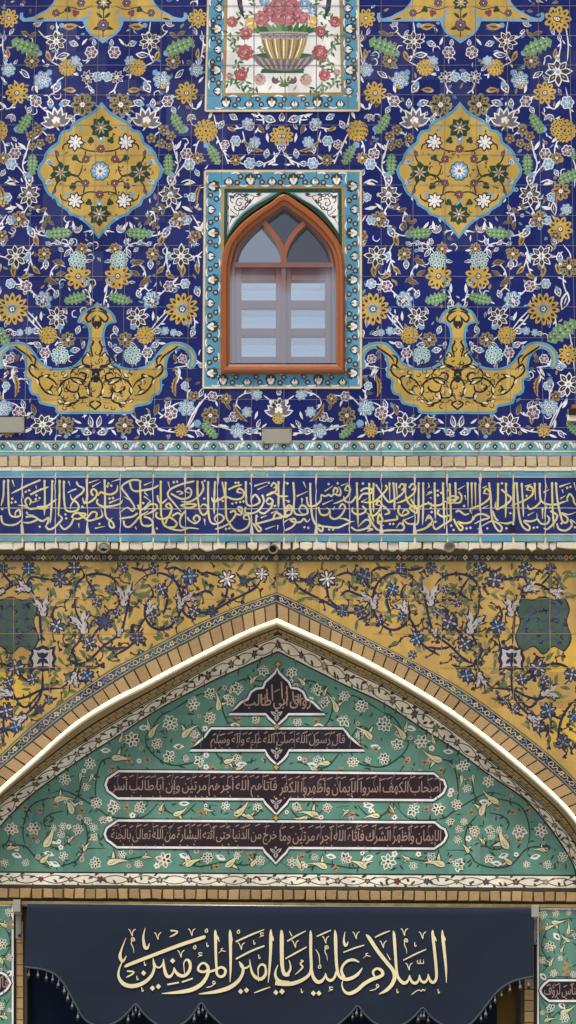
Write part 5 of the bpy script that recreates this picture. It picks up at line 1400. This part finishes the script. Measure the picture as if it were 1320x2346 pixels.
# ---- cartouches with writing
FRM = {'ا':(0xFE8D,2),'آ':(0xFE81,2),'أ':(0xFE83,2),'ؤ':(0xFE85,2),'إ':(0xFE87,2),'ب':(0xFE8F,4),'ة':(0xFE93,2),'ت':(0xFE95,4),'ث':(0xFE99,4),'ج':(0xFE9D,4),'ح':(0xFEA1,4),'خ':(0xFEA5,4),'د':(0xFEA9,2),'ذ':(0xFEAB,2),'ر':(0xFEAD,2),'ز':(0xFEAF,2),'س':(0xFEB1,4),'ش':(0xFEB5,4),'ص':(0xFEB9,4),'ض':(0xFEBD,4),'ط':(0xFEC1,4),'ظ':(0xFEC5,4),'ع':(0xFEC9,4),'غ':(0xFECD,4),'ف':(0xFED1,4),'ق':(0xFED5,4),'ك':(0xFED9,4),'ل':(0xFEDD,4),'م':(0xFEE1,4),'ن':(0xFEE5,4),'ه':(0xFEE9,4),'و':(0xFEED,2),'ى':(0xFEEF,2),'ي':(0xFEF1,4)}
def shaped(s):
    out = []
    for i, c in enumerate(s):
        if c not in FRM: out.append(c); continue
        b, k = FRM[c]; pv = i > 0 and s[i - 1] in FRM and FRM[s[i - 1]][1] == 4; nx = k == 4 and i < len(s) - 1 and s[i + 1] in FRM
        out.append(chr(b + (1 if pv else 0)) if k == 2 else chr(b + (3 if pv and nx else 1 if pv else 2 if nx else 0)))
    return ''.join(out)[::-1]
def write(p, s, x0, x1, y0, y1, m, L, slant=.12, marks=True, fat=.004):
    cu = bpy.data.curves.new('text', 'FONT'); cu.body = shaped(s); cu.offset = fat; cu.space_word = .45; cu.resolution_u = 3
    o = bpy.data.objects.new('text', cu); C.objects.link(o); bpy.context.view_layer.update()
    me = o.to_mesh(); vs = [(v.co.x, v.co.y) for v in me.vertices]; fs = [tuple(f.vertices) for f in me.polygons]
    par = list(range(len(vs)))
    def find(a):
        while par[a] != a: par[a] = par[par[a]]; a = par[a]
        return a
    for f in fs:
        for b in f[1:]: par[find(b)] = find(f[0])
    o.to_mesh_clear(); bpy.data.objects.remove(o); bpy.data.curves.remove(cu)
    ax, bx = min(v[0] for v in vs), max(v[0] for v in vs); ay, by = min(v[1] for v in vs), max(v[1] for v in vs)
    mi = p.mat(m); offs = {}; base = len(p.v)
    for i, (x, y) in enumerate(vs):
        r = find(i)
        if r not in offs: offs[r] = p.off(L)
        px = x0 + (x - ax) / (bx - ax) * (x1 - x0); py = y1 - (y - ay) / (by - ay) * (y1 - y0); px += (py - y1) * -slant * .3
        q = W(*p.T(px, py), p.Y); p.v.append((q[0], q[1] - offs[r], q[2]))
    for f in fs: p.f.append(tuple(base + a for a in f)); p.mi.append(mi)
    if marks:
        x = x0 + 6
        while x < x1 - 10:
            l = R.uniform(7, 13); yy = y0 + R.uniform(-3, 3); p.stroke([(x, yy + 3), (x + l, yy - 1.5)], 2.3, m, L + 1, False)
            if R.random() < .5: leaf(p, x + 5, y1 - R.uniform(-1, 3), 1.3, 6, 3, m, L + 1)
            x += R.uniform(12, 22)
ax2 = 635
def sym(h):
    h = [(ax2, y) if abs(x - ax2) < 1 else (x, y) for x, y in h]
    return h + [(2 * ax2 - x, y) for x, y in h[::-1] if x != ax2]
H1 = [(635.6, 1531), (640, 1542), (652, 1554), (662, 1563), (667, 1576), (683, 1578), (695, 1586), (702, 1602), (717, 1609), (729, 1621), (746, 1636), (661, 1636), (654, 1645), (646, 1652), (635.6, 1662)]
H2 = [(635, 1669), (786, 1669), (794, 1678), (800, 1687), (816, 1701), (836, 1719), (662, 1719), (658, 1729), (649, 1740), (635.6, 1752)]
def capsule(l, r, tl, tr, bl, br, tip, c):
    top = [(l + 28, tl), (r - 26, tr)]; 
    rt = [(r - 12, tr + 12), (r - 3, tr + 16), (r + 2, (tr + br) / 2), (r - 4, br - 17), (r - 12, br - 10), (r - 27, br)]
    lf = [(l + 26, bl), (l + 12, bl - 11), (l + 3, bl - 17), (l - 2, (tl + bl) / 2), (l + 3, tl + 17), (l + 12, tl + 11)]
    mid = [(c + 30, (bl + br) / 2), (c + 24, (bl + br) / 2 + 10), (c + 12, (bl + br) / 2 + 22), (c, tip), (c - 12, (bl + br) / 2 + 22), (c - 24, (bl + br) / 2 + 10), (c - 30, (bl + br) / 2)]
    return top + rt + mid + lf
def grow(pts, d):
    """offset a closed outline outwards by d px"""
    n = len(pts); ar_ = sum(pts[i][0] * pts[(i + 1) % n][1] - pts[(i + 1) % n][0] * pts[i][1] for i in range(n)); sgn = 1 if ar_ > 0 else -1; out = []
    for i in range(n):
        a, b = pts[i - 1], pts[(i + 1) % n]; dx, dy = b[0] - a[0], b[1] - a[1]; l = math.hypot(dx, dy) or 1; out.append((pts[i][0] + sgn * dy / l * d, pts[i][1] - sgn * dx / l * d))
    return out
def cartouche(pts, parent, label, txt, Y=YT, pend=None):
    p = Panel(Y - .006, .2)
    p.poly(grow(pts, 5.2), 'ink', 0, 0); p.poly(grow(pts, 2.8), 'white', 1, 0); p.poly(grow(pts, -2.4), 'inkred' if R.random() < .3 else 'ink', 2, 0)
    x0, x1 = min(q[0] for q in pts), max(q[0] for q in pts)
    if len(txt) == 1 and pend and pts[0][1] < 1540:
        for x, ya, yb_ in ((598, 1590, 1612), (612, 1578, 1608), (624, 1568, 1606), (646, 1562, 1602), (658, 1572, 1606), (672, 1584, 1608), (684, 1590, 1612)): p.stroke([(x - 1, ya), (x, (ya + yb_) / 2), (x + 1, yb_)], 3.4, TX, 6, taper=2)
        for x, y in ((605, 1600), (635, 1582), (652, 1612), (690, 1602)): p.stroke([(x - 6, y + 3), (x + 6, y - 3)], 2.4, TX, 6, False)
    else:
      for k in range(int(x0), int(x1), 90): p.poly([(k + 30, min(q[1] for q in pts) + 8), (k + 34, min(q[1] for q in pts) + 8), (k + 33, min(q[1] for q in pts) + 40)], 'navy', 2.5)
    yl, yh = min(q[1] for q in pts) + 5, max(q[1] for q in pts[:6]) - 4
    for k in range(int(x0) + 30, int(x1) - 20, 42):
        if abs(x0 + x1) < 1e9 and pts[0][1] > 1540: p.stroke([(k + R.uniform(-5, 5), yl), (k + R.uniform(-9, 9), (yl + yh) / 2), (k + R.uniform(-5, 5), yl + (yh - yl) * .95)], .9, 'greyv', 3, False)
    for a in txt: write(p, *a)
    if pend:
        x, y = pend
        for a in (-2.5, -.64): leaf(p, x, y, a, 17, 8, 'greyl', 5); leaf(p, x, y, a, 12, 3, 'slate', 6)
        leaf(p, x, y - 2, 1.57, 15, 11, 'greyl', 5); leaf(p, x, y, 1.57, 10, 3, 'slate', 6); dot(p, x, y - 12, 3, 'greyl', 5, 5)
    p.build('cartouche', parent, label)
def knob(p, x, y):
    for a in (0, 1.57, 3.14, 4.71): leaf(p, x, y, a, 9, 7, 'dark', 12); leaf(p, x, y, a, 7, 4.6, 'ochre', 13)
TX = 'script'
cartouche(sym(H1), ty, 'topmost stepped cartouche', [('رواق أبي طالب', 558, 712, 1582, 1632, TX, 5, .1, False, .012)], pend=(634, 1640))
cartouche(sym(H2), ty, 'second cartouche with slanted ends', [('قال رسول الله صلى الله عليه وآله وسلم', 482, 790, 1680, 1713, TX, 5)], pend=(634, 1727))
cartouche(capsule(244, 1020, 1767, 1772, 1829, 1833, 1866, 633), ty, 'third cartouche, long with rounded ends', [('أصحاب الكهف أسروا الإيمان وأظهروا الكفر', 640, 1010, 1782, 1826, TX, 5), ('فآتاهم الله أجرهم مرتين وإن أبا طالب أسر', 256, 634, 1780, 1823, TX, 5)], pend=(633, 1842))
cartouche(capsule(242, 1022, 1880, 1884, 1941, 1944, 1978, 632), ty, 'lowest long cartouche', [('الإيمان وأظهر الشرك فآتاه الله أجره مرتين وما', 640, 1010, 1894, 1937, TX, 5), ('خرج من الدنيا حتى أتته البشارة من الله تعالى بالجنة', 254, 634, 1892, 1935, TX, 5)], pend=(632, 1954))
kp = Panel(YT - .009)
for x, y in ((637, 1522), (634, 1665), (633, 1758), (632, 1874)):
    kp = Panel(YT - .009); knob(kp, x, y); kp.build('knob_tile', ty)

# ------------------------------------------------------------------ lintel, pilasters, jambs, door
brick_row('lintel_brick_course', -130, 1430, lambda x: 2035 + x * 8.5 / 1320, lambda x: 2056.5 + x * 8.5 / 1320, 25.0, YT - .07, YT + .3, 'row of tan lintel bricks over the doorway', gap=3.2)
lt = MB(); q = lambda y: [(-130, y - .8), (1430, y + 9.2)]
def strip(mb, ya, yb_, f, b, m): mb.prism([(-130, ya - .8), (1430, ya + 9), (1430, yb_ + 9), (-130, yb_ - .8)], f, b, M[m])
strip(lt, 2027.5, 2034.5, YT - .02, YT + .2, 'mortar_dark'); strip(lt, 2056.5, 2063.5, YT - .02, YT + .25, 'mortar_dark'); strip(lt, 2063.8, 2070.5, YT - .035, YT + .25, 'gold'); strip(lt, 2070.8, 2082, YT + .06, YT + .25, 'mortar_dark')
lt.build('lintel', F, 'dark and gilded mouldings of the door lintel')
def pilaster(x0, x1, mirror, lab):
    p = Panel(YT - .01); yt = 2072 if not mirror else 2080
    p.poly([(x0, yt), (x1, yt), (x1, 3170), (x0, 3170)], 'teal', 0, 0)
    xe = x1 if not mirror else x0; sg = -1 if not mirror else 1
    for xx, wd, m in ((xe + sg * 2, 4.5, 'white'), (xe + sg * 5, 1.6, 'ink')): p.stroke([(xx, y) for y in range(int(yt), 3170, 60)], wd, m, 3, False)
    p.stroke([(x, yt + 2) for x in (x0, x1)], 4, 'white', 3, False)
    p.T = (lambda x, y: (x, y)) if mirror else (lambda x, y: (1265 - x, y - 6))
    for pts in ([(1320, 2104), (1290, 2106), (1262, 2120), (1244, 2150), (1242, 2175), (1256, 2200), (1252, 2216), (1240, 2228)], [(1318, 2150), (1290, 2150), (1284, 2170)], [(1330, 2235), (1290, 2238), (1256, 2232)], [(1262, 2335), (1284, 2316), (1316, 2312)], [(1240, 2290), (1262, 2330), (1258, 2346)]): sstem(p, pts, 2.1, 'dgreen', 4)
    for x, y, r in ((1244, 2096, 10), (1274, 2092, 9), (1304, 2092, 7), (1260, 2168, 13), (1284, 2196, 7), (1242, 2200, 9), (1268, 2230, 9), (1314, 2232, 9), (1263, 2312, 10), (1243, 2320, 6), (1294, 2332, 11), (1340, 2320, 12), (1345, 2130, 12), (1322, 2142, 9), (1340, 2200, 12)): ros(p, x, y, r)
    for x, y, l, a in ((1264, 2112, 30, 10), (1250, 2130, 24, -40), (1300, 2140, 26, -70), (1306, 2156, 24, 200), (1260, 2214, 22, -80), (1284, 2320, 34, -10), (1248, 2340, 24, -30), (1286, 2182, 18, -80), (1320, 2330, 26, 40)): cre(p, x, y, l, math.radians(a))
    for x, y in ((1276, 2144), (1330, 2176), (1288, 2302), (1245, 2236)): leaf(p, x - 8, y - 6, .8, 22, 13, 'white', 5); leaf(p, x - 3, y - 2, .8, 11, 5, 'coffee', 6)
    for x, y in ((1241, 2124), (1300, 2212), (1296, 2226), (1340, 2160)): 
        for k in range(3): leaf(p, x, y, k * 2.1, 13, 8, 'orange', 5)
    for k in range(60): leaf(p, R.uniform(1236, 1350), R.uniform(2086, 2360), R.uniform(0, 6.28), R.uniform(8, 13), 3, R.choice(('dgreen', 'coffee', 'greyv')), 4, .3)
    p.T = lambda x, y: (x, y)
    o = p.build('tile_pilaster', F, lab)
    if mirror:
        pts = [(1420, 2246), (1258, 2246), (1248, 2254), (1241, 2262), (1238, 2269), (1241, 2277), (1248, 2285), (1258, 2293), (1420, 2293)]; tx = [('الله بالناس لرؤف', 1246, 1360, 2256, 2286, TX, 5)]
    else:
        pts = [(-180, 2229), (4, 2229), (13, 2234), (19, 2243), (24, 2252), (19, 2262), (12, 2270), (2, 2277), (-180, 2277)]; tx = [('قال رسول الله صلى الله', -170, 18, 2238, 2270, TX, 5)]
    cartouche(pts, o, None, tx, YT - .012)
pilaster(-100, 31, False, 'green tile pilaster left of the doorway'); pilaster(1231, 1400, True, 'green tile pilaster right of the doorway')
for x0, x1, yt, lab in ((38, 53, 2150, 'left brick door jamb'), (1202, 1223, 2240, 'right brick door jamb')):
    mb = MB(); mb.prism([(x0 - 9, 2066), (x1 + 9, 2066), (x1 + 9, 3170), (x0 - 9, 3170)], YT + .06, 1.2, M['mortar_dark']); y = yt - 40 if x0 < 100 else 2090
    while y < 3160: mb.prism([(x0, y + .8), (x1, y + .8), (x1, y + 24.4), (x0, y + 24.4)], YT + .03, YT + .2, M['brick'], .8); y += 25.2
    mb.build('brick_jamb', F, lab)
dr = MB(); dr.prism([(40, 2075), (1215, 2075), (1215, 3172), (40, 3172)], 1.0, 1.06, M['door'])
for x0, x1 in ((70, 300), (330, 600), (660, 930), (960, 1160)): dr.prism([(x0, 2130), (x1, 2130), (x1, 3100), (x0, 3100)], .985, 1.01, M['door'], 6)
dr.prism([(1187, 2075), (1199, 2075), (1199, 3172), (1187, 3172)], .9, 1.0, M['gold'], 1); dr.prism([(1182, 2075), (1186, 2075), (1186, 3172), (1182, 3172)], .95, 1.02, M['mortar_dark'])
dr.build('door', F, 'gilded door leaves half hidden behind the black banner')

# ------------------------------------------------------------------ the banner
YBAN = YT - .2
def fold(x, y):
    """gentle folds of the hanging cloth, metres towards the camera (x, y in px)"""
    h = min(1, max(0, (y - 2085) / 220.0)); h = h * 1.7
    return -.018 * h * math.sin(x / 62.0 + .6 * math.sin(y / 90.0)) - .006 * math.sin(x / 155.0 + 1) * h + .008 * noise.noise((x / 70.0, y / 55.0, 3))
EDGE = cat([(57, 2216), (84, 2219), (110, 2225), (132, 2237), (152, 2262), (172, 2299), (188, 2328), (208, 2345), (238, 2351), (272, 2338), (296, 2316), (311, 2300), (326, 2318), (352, 2342), (388, 2356), (425, 2342), (448, 2316), (462, 2298), (478, 2320), (520, 2356), (580, 2380), (640, 2388), (700, 2380), (762, 2356), (804, 2322), (819, 2305), (834, 2322), (858, 2344), (893, 2356), (930, 2344), (954, 2324), (969, 2309), (984, 2326), (1008, 2344), (1040, 2356), (1068, 2352), (1090, 2334), (1114, 2304), (1138, 2274), (1164, 2254), (1190, 2244), (1222, 2238)], 3)
EDGE = [(x, y) for x, y in EDGE]
def edge_y(x):
    for i in range(len(EDGE) - 1):
        if EDGE[i][0] <= x <= EDGE[i + 1][0]: return EDGE[i][1] + (EDGE[i + 1][1] - EDGE[i][1]) * (x - EDGE[i][0]) / ((EDGE[i + 1][0] - EDGE[i][0]) or 1)
    return EDGE[-1][1]
ban = empty('banner', 'black cloth banner with gold Arabic calligraphy and a scalloped tasselled hem across the doorway', 'banner', W(640, 2078, YBAN))
bl = Vector(ban.location)
def unparent(o):
    """keep world place under the banner's empty"""
    o.location = -bl; return o
cl = MB(); nx, ny = 200, 36; v = []
for j in range(ny + 1):
    for i in range(nx + 1):
        x = 57 + (1222 - 57) * i / nx; yt = 2070 + (x - 57) * 10 / 1165; yb_ = edge_y(x); y = yt + (yb_ - yt) * j / ny; xx = x + (5 if j == 0 and i == 0 else 0)
        # top leading edge leans a little inwards, sides hang straight
        xx = x + (62 - 57) * (1 - i / nx) * (1 - j / ny)
        q = W(xx, y, YBAN); v.append((q[0], YBAN + fold(xx, y) + (.03 * max(0, 1 - j / 1.5)), q[2]))
cl.add(v, [(j * (nx + 1) + i, j * (nx + 1) + i + 1, (j + 1) * (nx + 1) + i + 1, (j + 1) * (nx + 1) + i) for j in range(ny) for i in range(nx)], M['cloth'])
cb = [(x, y + .012, z) for x, y, z in v]
cl.add(cb, [(j * (nx + 1) + i, (j + 1) * (nx + 1) + i, (j + 1) * (nx + 1) + i + 1, j * (nx + 1) + i + 1) for j in range(ny) for i in range(nx)], M['cloth'])
unparent(cl.build('cloth', ban, smooth=True))
tr_ = MB(); tr_.tube([(W(x, y, YBAN)[0], YBAN + fold(x, y) - .004, W(x, y, YBAN)[2]) for x, y in EDGE], .011, M['trim'], 6); unparent(tr_.build('braided_trim', ban, smooth=True))
LT = Panel(YBAN - .007, .1); LT.wj = .03
# writing: strokes with a width at every point (x y w), px of two enlarged views
def cal(x0, txt, base):
    for st in txt.split(';'):
        a = [float(q) for q in st.split()]; pts = [(x0 + a[i] / 3.3, 2120 + a[i + 1] / 3.3) for i in range(0, len(a), 3)]; LT.stroke(pts, [a[i + 2] / 3.3 * .98 for i in range(0, len(a), 3)], M['thread'], base, n=7)
cal(260, '''683 85 8 676 92 26 500 150 27 300 225 26 108 300 24 94 316 6;95 95 4 62 180 12 50 235 24 70 272 20 98 230 5;66 275 8 42 335 14 40 390 20 75 440 30 130 458 32 195 448 30 250 418 26 290 375 22 308 325 18 304 285 14 300 250 6;302 268 12 322 310 12 348 318 12 372 295 12 380 255 7;378 255 7 384 320 20 400 375 26 425 388 22 450 362 14 460 318 8;458 318 8 470 350 20 500 378 26 540 380 24 572 348 24 582 305 22 570 268 22 548 262 14 532 290 8 535 330 6 540 385 4;720 330 18 690 352 18 655 348 20 640 330 18 656 298 16 684 286 16 712 310 22 718 350 24 700 400 26 660 450 30 590 488 32 500 505 26 420 512 14 365 516 4;715 356 16 770 338 18 815 318 20 846 338 20 840 375 20 810 390 20 785 372 18 775 335 14;768 35 6 772 70 22 774 200 20 778 300 18 786 372 12;880 35 6 884 75 24 886 200 22 886 330 16 882 430 5;1190 30 6 1190 75 24 1188 200 22 1180 330 16 1170 432 5;1150 330 10 1145 305 18 1118 296 16 1096 320 12 1094 360 8 1098 425 4;1152 320 14 1150 370 22 1118 404 26 1080 396 26 1050 360 20 1036 305 12 1030 258 5;1034 300 10 1005 322 14 970 318 14 952 275 6;950 275 8 976 310 20 978 360 22 945 420 26 880 470 32 790 500 28 700 514 16 645 520 4;1272 35 6 1274 80 26 1275 200 26 1280 320 24 1300 372 24 1330 372 20;1245 298 5 1226 345 14 1228 390 22 1260 425 30 1330 436 32;1140 32 6 1040 72 14 925 125 12;1142 155 12 1040 195 14 926 256 12;1185 465 6 1120 488 12 1064 510 8;495 432 12 408 448 12;600 402 12 518 430 12;240 20 4 226 90 16 236 160 24 256 172 18 272 135 5;775 65 4 790 95 14 800 125 4;885 65 4 893 95 13 900 122 4;1195 65 4 1204 95 14 1210 120 4''', 4)
cal(640, '''14 35 6 17 80 26 17 200 26 20 300 24 38 368 26 66 362 22 86 320 14 74 262 6;-30 434 32 40 442 32 110 436 30 180 408 26 226 370 22 242 320 22 238 200 22 238 80 22 236 38 6;245 330 18 256 385 24 285 424 28 320 420 24 345 385 12 350 360 6;350 360 6 360 400 18 390 416 22 418 392 18 432 350 18;420 35 6 425 80 24 428 200 24 436 320 22 455 385 22 500 408 26 550 398 26 595 368 22 628 322 6;604 280 8 565 262 20 520 268 20 484 300 18 470 345 20 490 395 24;740 410 6 712 372 16 712 345 18 740 328 18 772 342 24 782 370 24 758 390 24 700 410 28 640 445 28 590 490 28 535 516 26 495 502 18 474 455 10 482 412 5;656 70 8 682 100 26 740 190 28 810 280 28 858 340 28 872 390 30 850 450 28 805 495 24 752 522 5;862 42 6 868 80 22 876 200 22 886 340 20 900 400 22 940 438 26 972 420 18 986 378 8;984 380 8 1000 425 20 1030 438 22 1052 415 14 1060 374 7;1058 376 8 1072 420 18 1100 430 20 1120 405 14 1126 368 7;1124 370 8 1142 420 20 1168 430 22 1188 395 20 1184 300 22 1172 180 22 1160 70 22 1160 35 6;1232 35 6 1236 90 24 1248 200 22 1260 320 18 1264 435 4;200 42 6 130 78 12 60 120 10;208 162 8 130 205 13 45 252 10;392 36 6 340 58 12 283 84 8;642 150 8 570 172 12 484 205 8;836 42 6 780 64 12 722 92 8;1110 182 8 1030 218 12 936 266 8;76 42 4 95 80 10;275 180 4 300 225 8 306 298 4;812 215 4 838 262 8;497 48 4 488 110 14 498 150 22 512 146 14 520 122 4;160 262 6 178 268 12 160 290 12 175 318 14 120 372 4;670 80 18 690 108 14 712 124 4;1166 70 4 1178 100 14 1188 122 4;1238 70 4 1250 100 14 1254 118 4''', 4)
for x0, q in ((260, '228 360;318 466 ;448 268;295 475;340 462;962 500;1006 490;1228 506;1275 496'), (640, '20 500;258 512;300 512')):
    for p_ in q.split(';'):
        a, b = (float(v) for v in p_.split()); x, y = x0 + a / 3.3, 2120 + b / 3.3
        if (a, b) == (318, 466): continue
        LT.poly([(x - 6, y), (x - .3, y - 6.4), (x + 6, y), (x + .3, y + 6.4)], M['thread'], 6)
def mini(x0, a, b, kind):
    x, y = x0 + a / 3.3, 2120 + b / 3.3; u = 1 / 3.3
    shp = {'v': [[(-26, -25), (-14, -16), (2, 28)], [(2, 28), (8, -10), (28, -28)]], 'm': [[(14, -30), (-2, -38), (-10, -20), (14, -14), (10, -34), (-10, 0), (4, 40), (10, 78)]], 'w': [[(8, -10), (-6, -14), (-6, 4), (10, 4), (8, -12)], [(8, 2), (-20, 24), (-60, 34)]], 'e': [[(18, -12), (-8, -14), (-2, 4), (16, 4), (-18, 18)]], 'i': [[(-2, -18), (0, 8), (6, 12), (12, 0)]], 'o': [[(8, -8), (-8, -4), (-6, 12), (8, 10), (8, -8), (0, -18)]], 'k': [[(-18, -20), (28, -16), (30, -4), (4, 14), (-26, 28)]], 'x': [[(8, -14), (-8, -6), (6, 6), (30, 10)], [(0, 0), (-30, 26)]], 's': [[(-60, 30), (-20, 0), (0, -4), (14, 4), (24, -10), (38, 0), (44, -16)]], 'l': [[(-26, -14), (-24, 8), (-8, 10), (-4, -20), (-4, 8), (12, 10), (20, 8), (20, -20)]]}[kind]
    for st in shp:
        # 'k' is heavier than the other small marks
        LT.stroke([(x + p[0] * u, y + p[1] * u) for p in st], 3.6 if kind == 'k' else 2.0, M['thread'], 5, taper=2)
for x0, q in ((260, 'v 140 55;m 145 130;v 335 80;k 450 60;v 592 52;o 703 40;o 615 165;i 708 150;v 510 215;e 655 222;x 822 188;w 760 438;o 945 48;e 1120 72;v 966 158;i 1062 130;i 1100 238;i 235 290;k 120 365;i 178 398;i 216 485'), (640, 'v 120 140;v 350 108;m 355 190;o 305 310;v 580 75;v 785 145;x 662 225;w 742 462;i 168 495;e 388 480;i 890 500;v 945 52;m 955 140;i 1025 148;v 1082 76;v 980 312;l 1070 278;s 1060 495;i 1202 500')):
    for p_ in q.split(';'):
        k, a, b = p_.split(); mini(x0, float(a), float(b), k)
lo = LT.build('lettering', ban)
me = lo.data
for vv in me.vertices:
    # invert the px of this vertex to follow the folds
    x, z = vv.co.x, vv.co.z; dz = z - EYE; dep = (YBAN + DIST) * CT + dz * ST; px = PW / 2 + FPX * x / dep; py = PH / 2 - FPX * (dz * CT - (YBAN + DIST) * ST) / dep
    vv.co.y += fold(px, py) - .004
unparent(lo)
# tassels
tm, tdm = MB(), MB()
def lathe(mb, prof, m, k=9):
    v = [(r * math.cos(6.2832 * i / k), r * math.sin(6.2832 * i / k), z) for r, z in prof for i in range(k)]
    mb.add(v, [(j * k + i, j * k + (i + 1) % k, (j + 1) * k + (i + 1) % k, (j + 1) * k + i) for j in range(len(prof) - 1) for i in range(k)], m)
lathe(tm, [(.004, 0), (.004, -.03), (.011, -.034), (.012, -.044), (.005, -.052), (.006, -.062), (.016, -.075), (.02, -.1), (.022, -.112), (.0, -.112)], M['tassel'])
lathe(tm, [(.012, -.105), (.022, -.12), (.026, -.14), (.02, -.155), (0, -.158)], M['tasseld'])
t0 = tm.build('tassel', ban, smooth=True); first = True
for x in (67, 87, 107, 122, 136, 147, 157, 167, 179, 294, 303, 311, 320, 447, 456, 464, 474, 809, 818, 827, 958, 966, 972, 981, 1102, 1113, 1124, 1135, 1149, 1168, 1190, 1211):
    y = edge_y(x) + 1.5; q = W(x, y, YBAN); t = t0 if first else t0.copy()
    if not first: link(t, ban)
    first = False; t.location = Vector((q[0], YBAN + fold(x, y) + R.uniform(-.01, .02), q[2])) - bl; t.rotation_euler = (R.uniform(-.08, .08), R.uniform(-.12, .12), R.uniform(0, 3)); s = R.uniform(.6, .78); t.scale = (s, s, s)
# the rod with its two brackets
rod = empty('banner_rod', 'pale metal roller rod with a square grey bracket at each end above the doorway', 'rod', W(640, 2074, YT - .1))
rl = Vector(rod.location)
mb = MB(); mb.tube([W(46, 2073, YT - .14), W(640, 2078, YT - .14), W(1222, 2084, YT - .14)], .021, M['steel'], 14); o = mb.build('tube', rod, smooth=True); o.location = -rl
for x0, y0, x1, y1, la in ((30, 2061, 47, 2089, 'left bracket with a dark opening below'), (1218, 2073, 1235, 2101, 'right bracket')):
    mb = MB(); mb.box(x0, y0, x1, y1, YT - .22, YT + .02, M['plate'], 1.2); mb.box(x0 + 6, y1, x1 + 2, y1 + 62, YT + .02, YT + .06, M['steel'], .8); dotx = (x0 + x1) / 2 + 6
    mb.prism([(dotx + 3.5 * math.cos(t), y1 + 54 + 3.5 * math.sin(t)) for t in [i * .785 for i in range(8)]], YT, YT + .03, M['ironhole']); o = mb.build('bracket', rod, la); o.location = -rl
# dark curtain inside the doorway, left
cu = MB(); nx, ny = 170, 12; v = []
for j in range(ny + 1):
    for i in range(nx + 1):
        x = 53 + 1086 * i / nx; y = 2110 + (3150 - 2110) * j / ny; q = W(x, y, YT + .25); v.append((q[0], YT + .25 + .012 * math.sin(x / 16.0 + .4 * math.sin(y / 120)), q[2]))
cu.add(v, [(j * (nx + 1) + i, j * (nx + 1) + i + 1, (j + 1) * (nx + 1) + i + 1, (j + 1) * (nx + 1) + i) for j in range(ny) for i in range(nx)], M['curtain'])
cu.add([(x, y + .01, z) for x, y, z in v], [(j * (nx + 1) + i, (j + 1) * (nx + 1) + i, (j + 1) * (nx + 1) + i + 1, j * (nx + 1) + i + 1) for j in range(ny) for i in range(nx)], M['curtain'])
tag(cu.build('door_curtain', None, smooth=True), 'plain dark navy curtain hanging inside the doorway behind the calligraphy banner', 'curtain')

# ------------------------------------------------------------------ small fixtures
def plate(x0, y0, x1, y1, lab):
    t = empty('wall_plate', lab, 'plate', W((x0 + x1) / 2, y1, -.02), 'blank grey plates low on the blue wall'); l = Vector(t.location)
    mb = MB(); mb.box(x0, y0, x1, y1, -.035, -.005, M['plate'], 1.5); mb.prism([(x0 - 1.5, y0 - 1.5), (x1 + 1.5, y0 - 1.5), (x1 + 1.5, y1 + 1.5), (x0 - 1.5, y1 + 1.5)], -.012, -.001, M['ironhole']); o = mb.build('panel', t); o.location = -l
    for x, y in ((x0 + 4, y0 + 4), (x1 - 4, y0 + 4), (x1 - 4, y1 - 4), (x0 + 4, y1 - 4)):
        mb = MB(); mb.prism([(x + 1.5 * math.cos(i * 1.05), y + 1.5 * math.sin(i * 1.05)) for i in range(6)], -.04, -.03, M['iron']); o = mb.build('screw', t); o.location = -l
plate(-14, 955, 56, 991, 'blank grey plate under the left yellow vase ornament, cut by the left edge'); plate(600, 982, 669, 1016, 'blank grey plate centred below the arched window')
for x, y, r, lab in ((238, 1255, 11, 'round iron ring on the stone course left of the arch tip'), (626, 1258, 10, 'round iron ring on the stone course right above the arch tip'), (1030, 1253, 11, 'rusty plugged ring on the stone course right of the arch tip')):
    mb = MB(); mb.tube([(W(x + r * math.cos(i * .3927), y + r * math.sin(i * .3927), YB - .02)) for i in range(16)], .011, M['iron'], 7, True)
    mb.prism([(x + r * .85 * math.cos(i * .524), y + r * .85 * math.sin(i * .524)) for i in range(12)], YB, YB + .03, M['iron' if x > 900 else 'ironhole'])
    tag(mb.build('wall_ring', None, smooth=False), lab, 'ring', 'rings along the stone course')
mb = MB(); mb.box(1304, 936, 1345, 950, -.05, .0, M['ironhole'], 1.5); mb.box(1300, 950, 1345, 964, -.03, .0, M['stone'], 2); mb.box(1310, 926, 1345, 936, -.02, .0, M['wood'], 2)
tag(mb.build('broken_patch', None), 'broken patch with dark hole and mortar on the right edge of the blue wall', 'wall patch')

# ------------------------------------------------------------------ the courtyard floor
mb = MB(); mb.add([(-400, -600, 0), (400, -600, 0), (400, 60, 0), (-400, 60, 0)], [(0, 1, 2, 3)], M['pave'])
tag(mb.build('courtyard_paving', None), 'pale polished marble paving of the courtyard', 'paving', kind='structure')
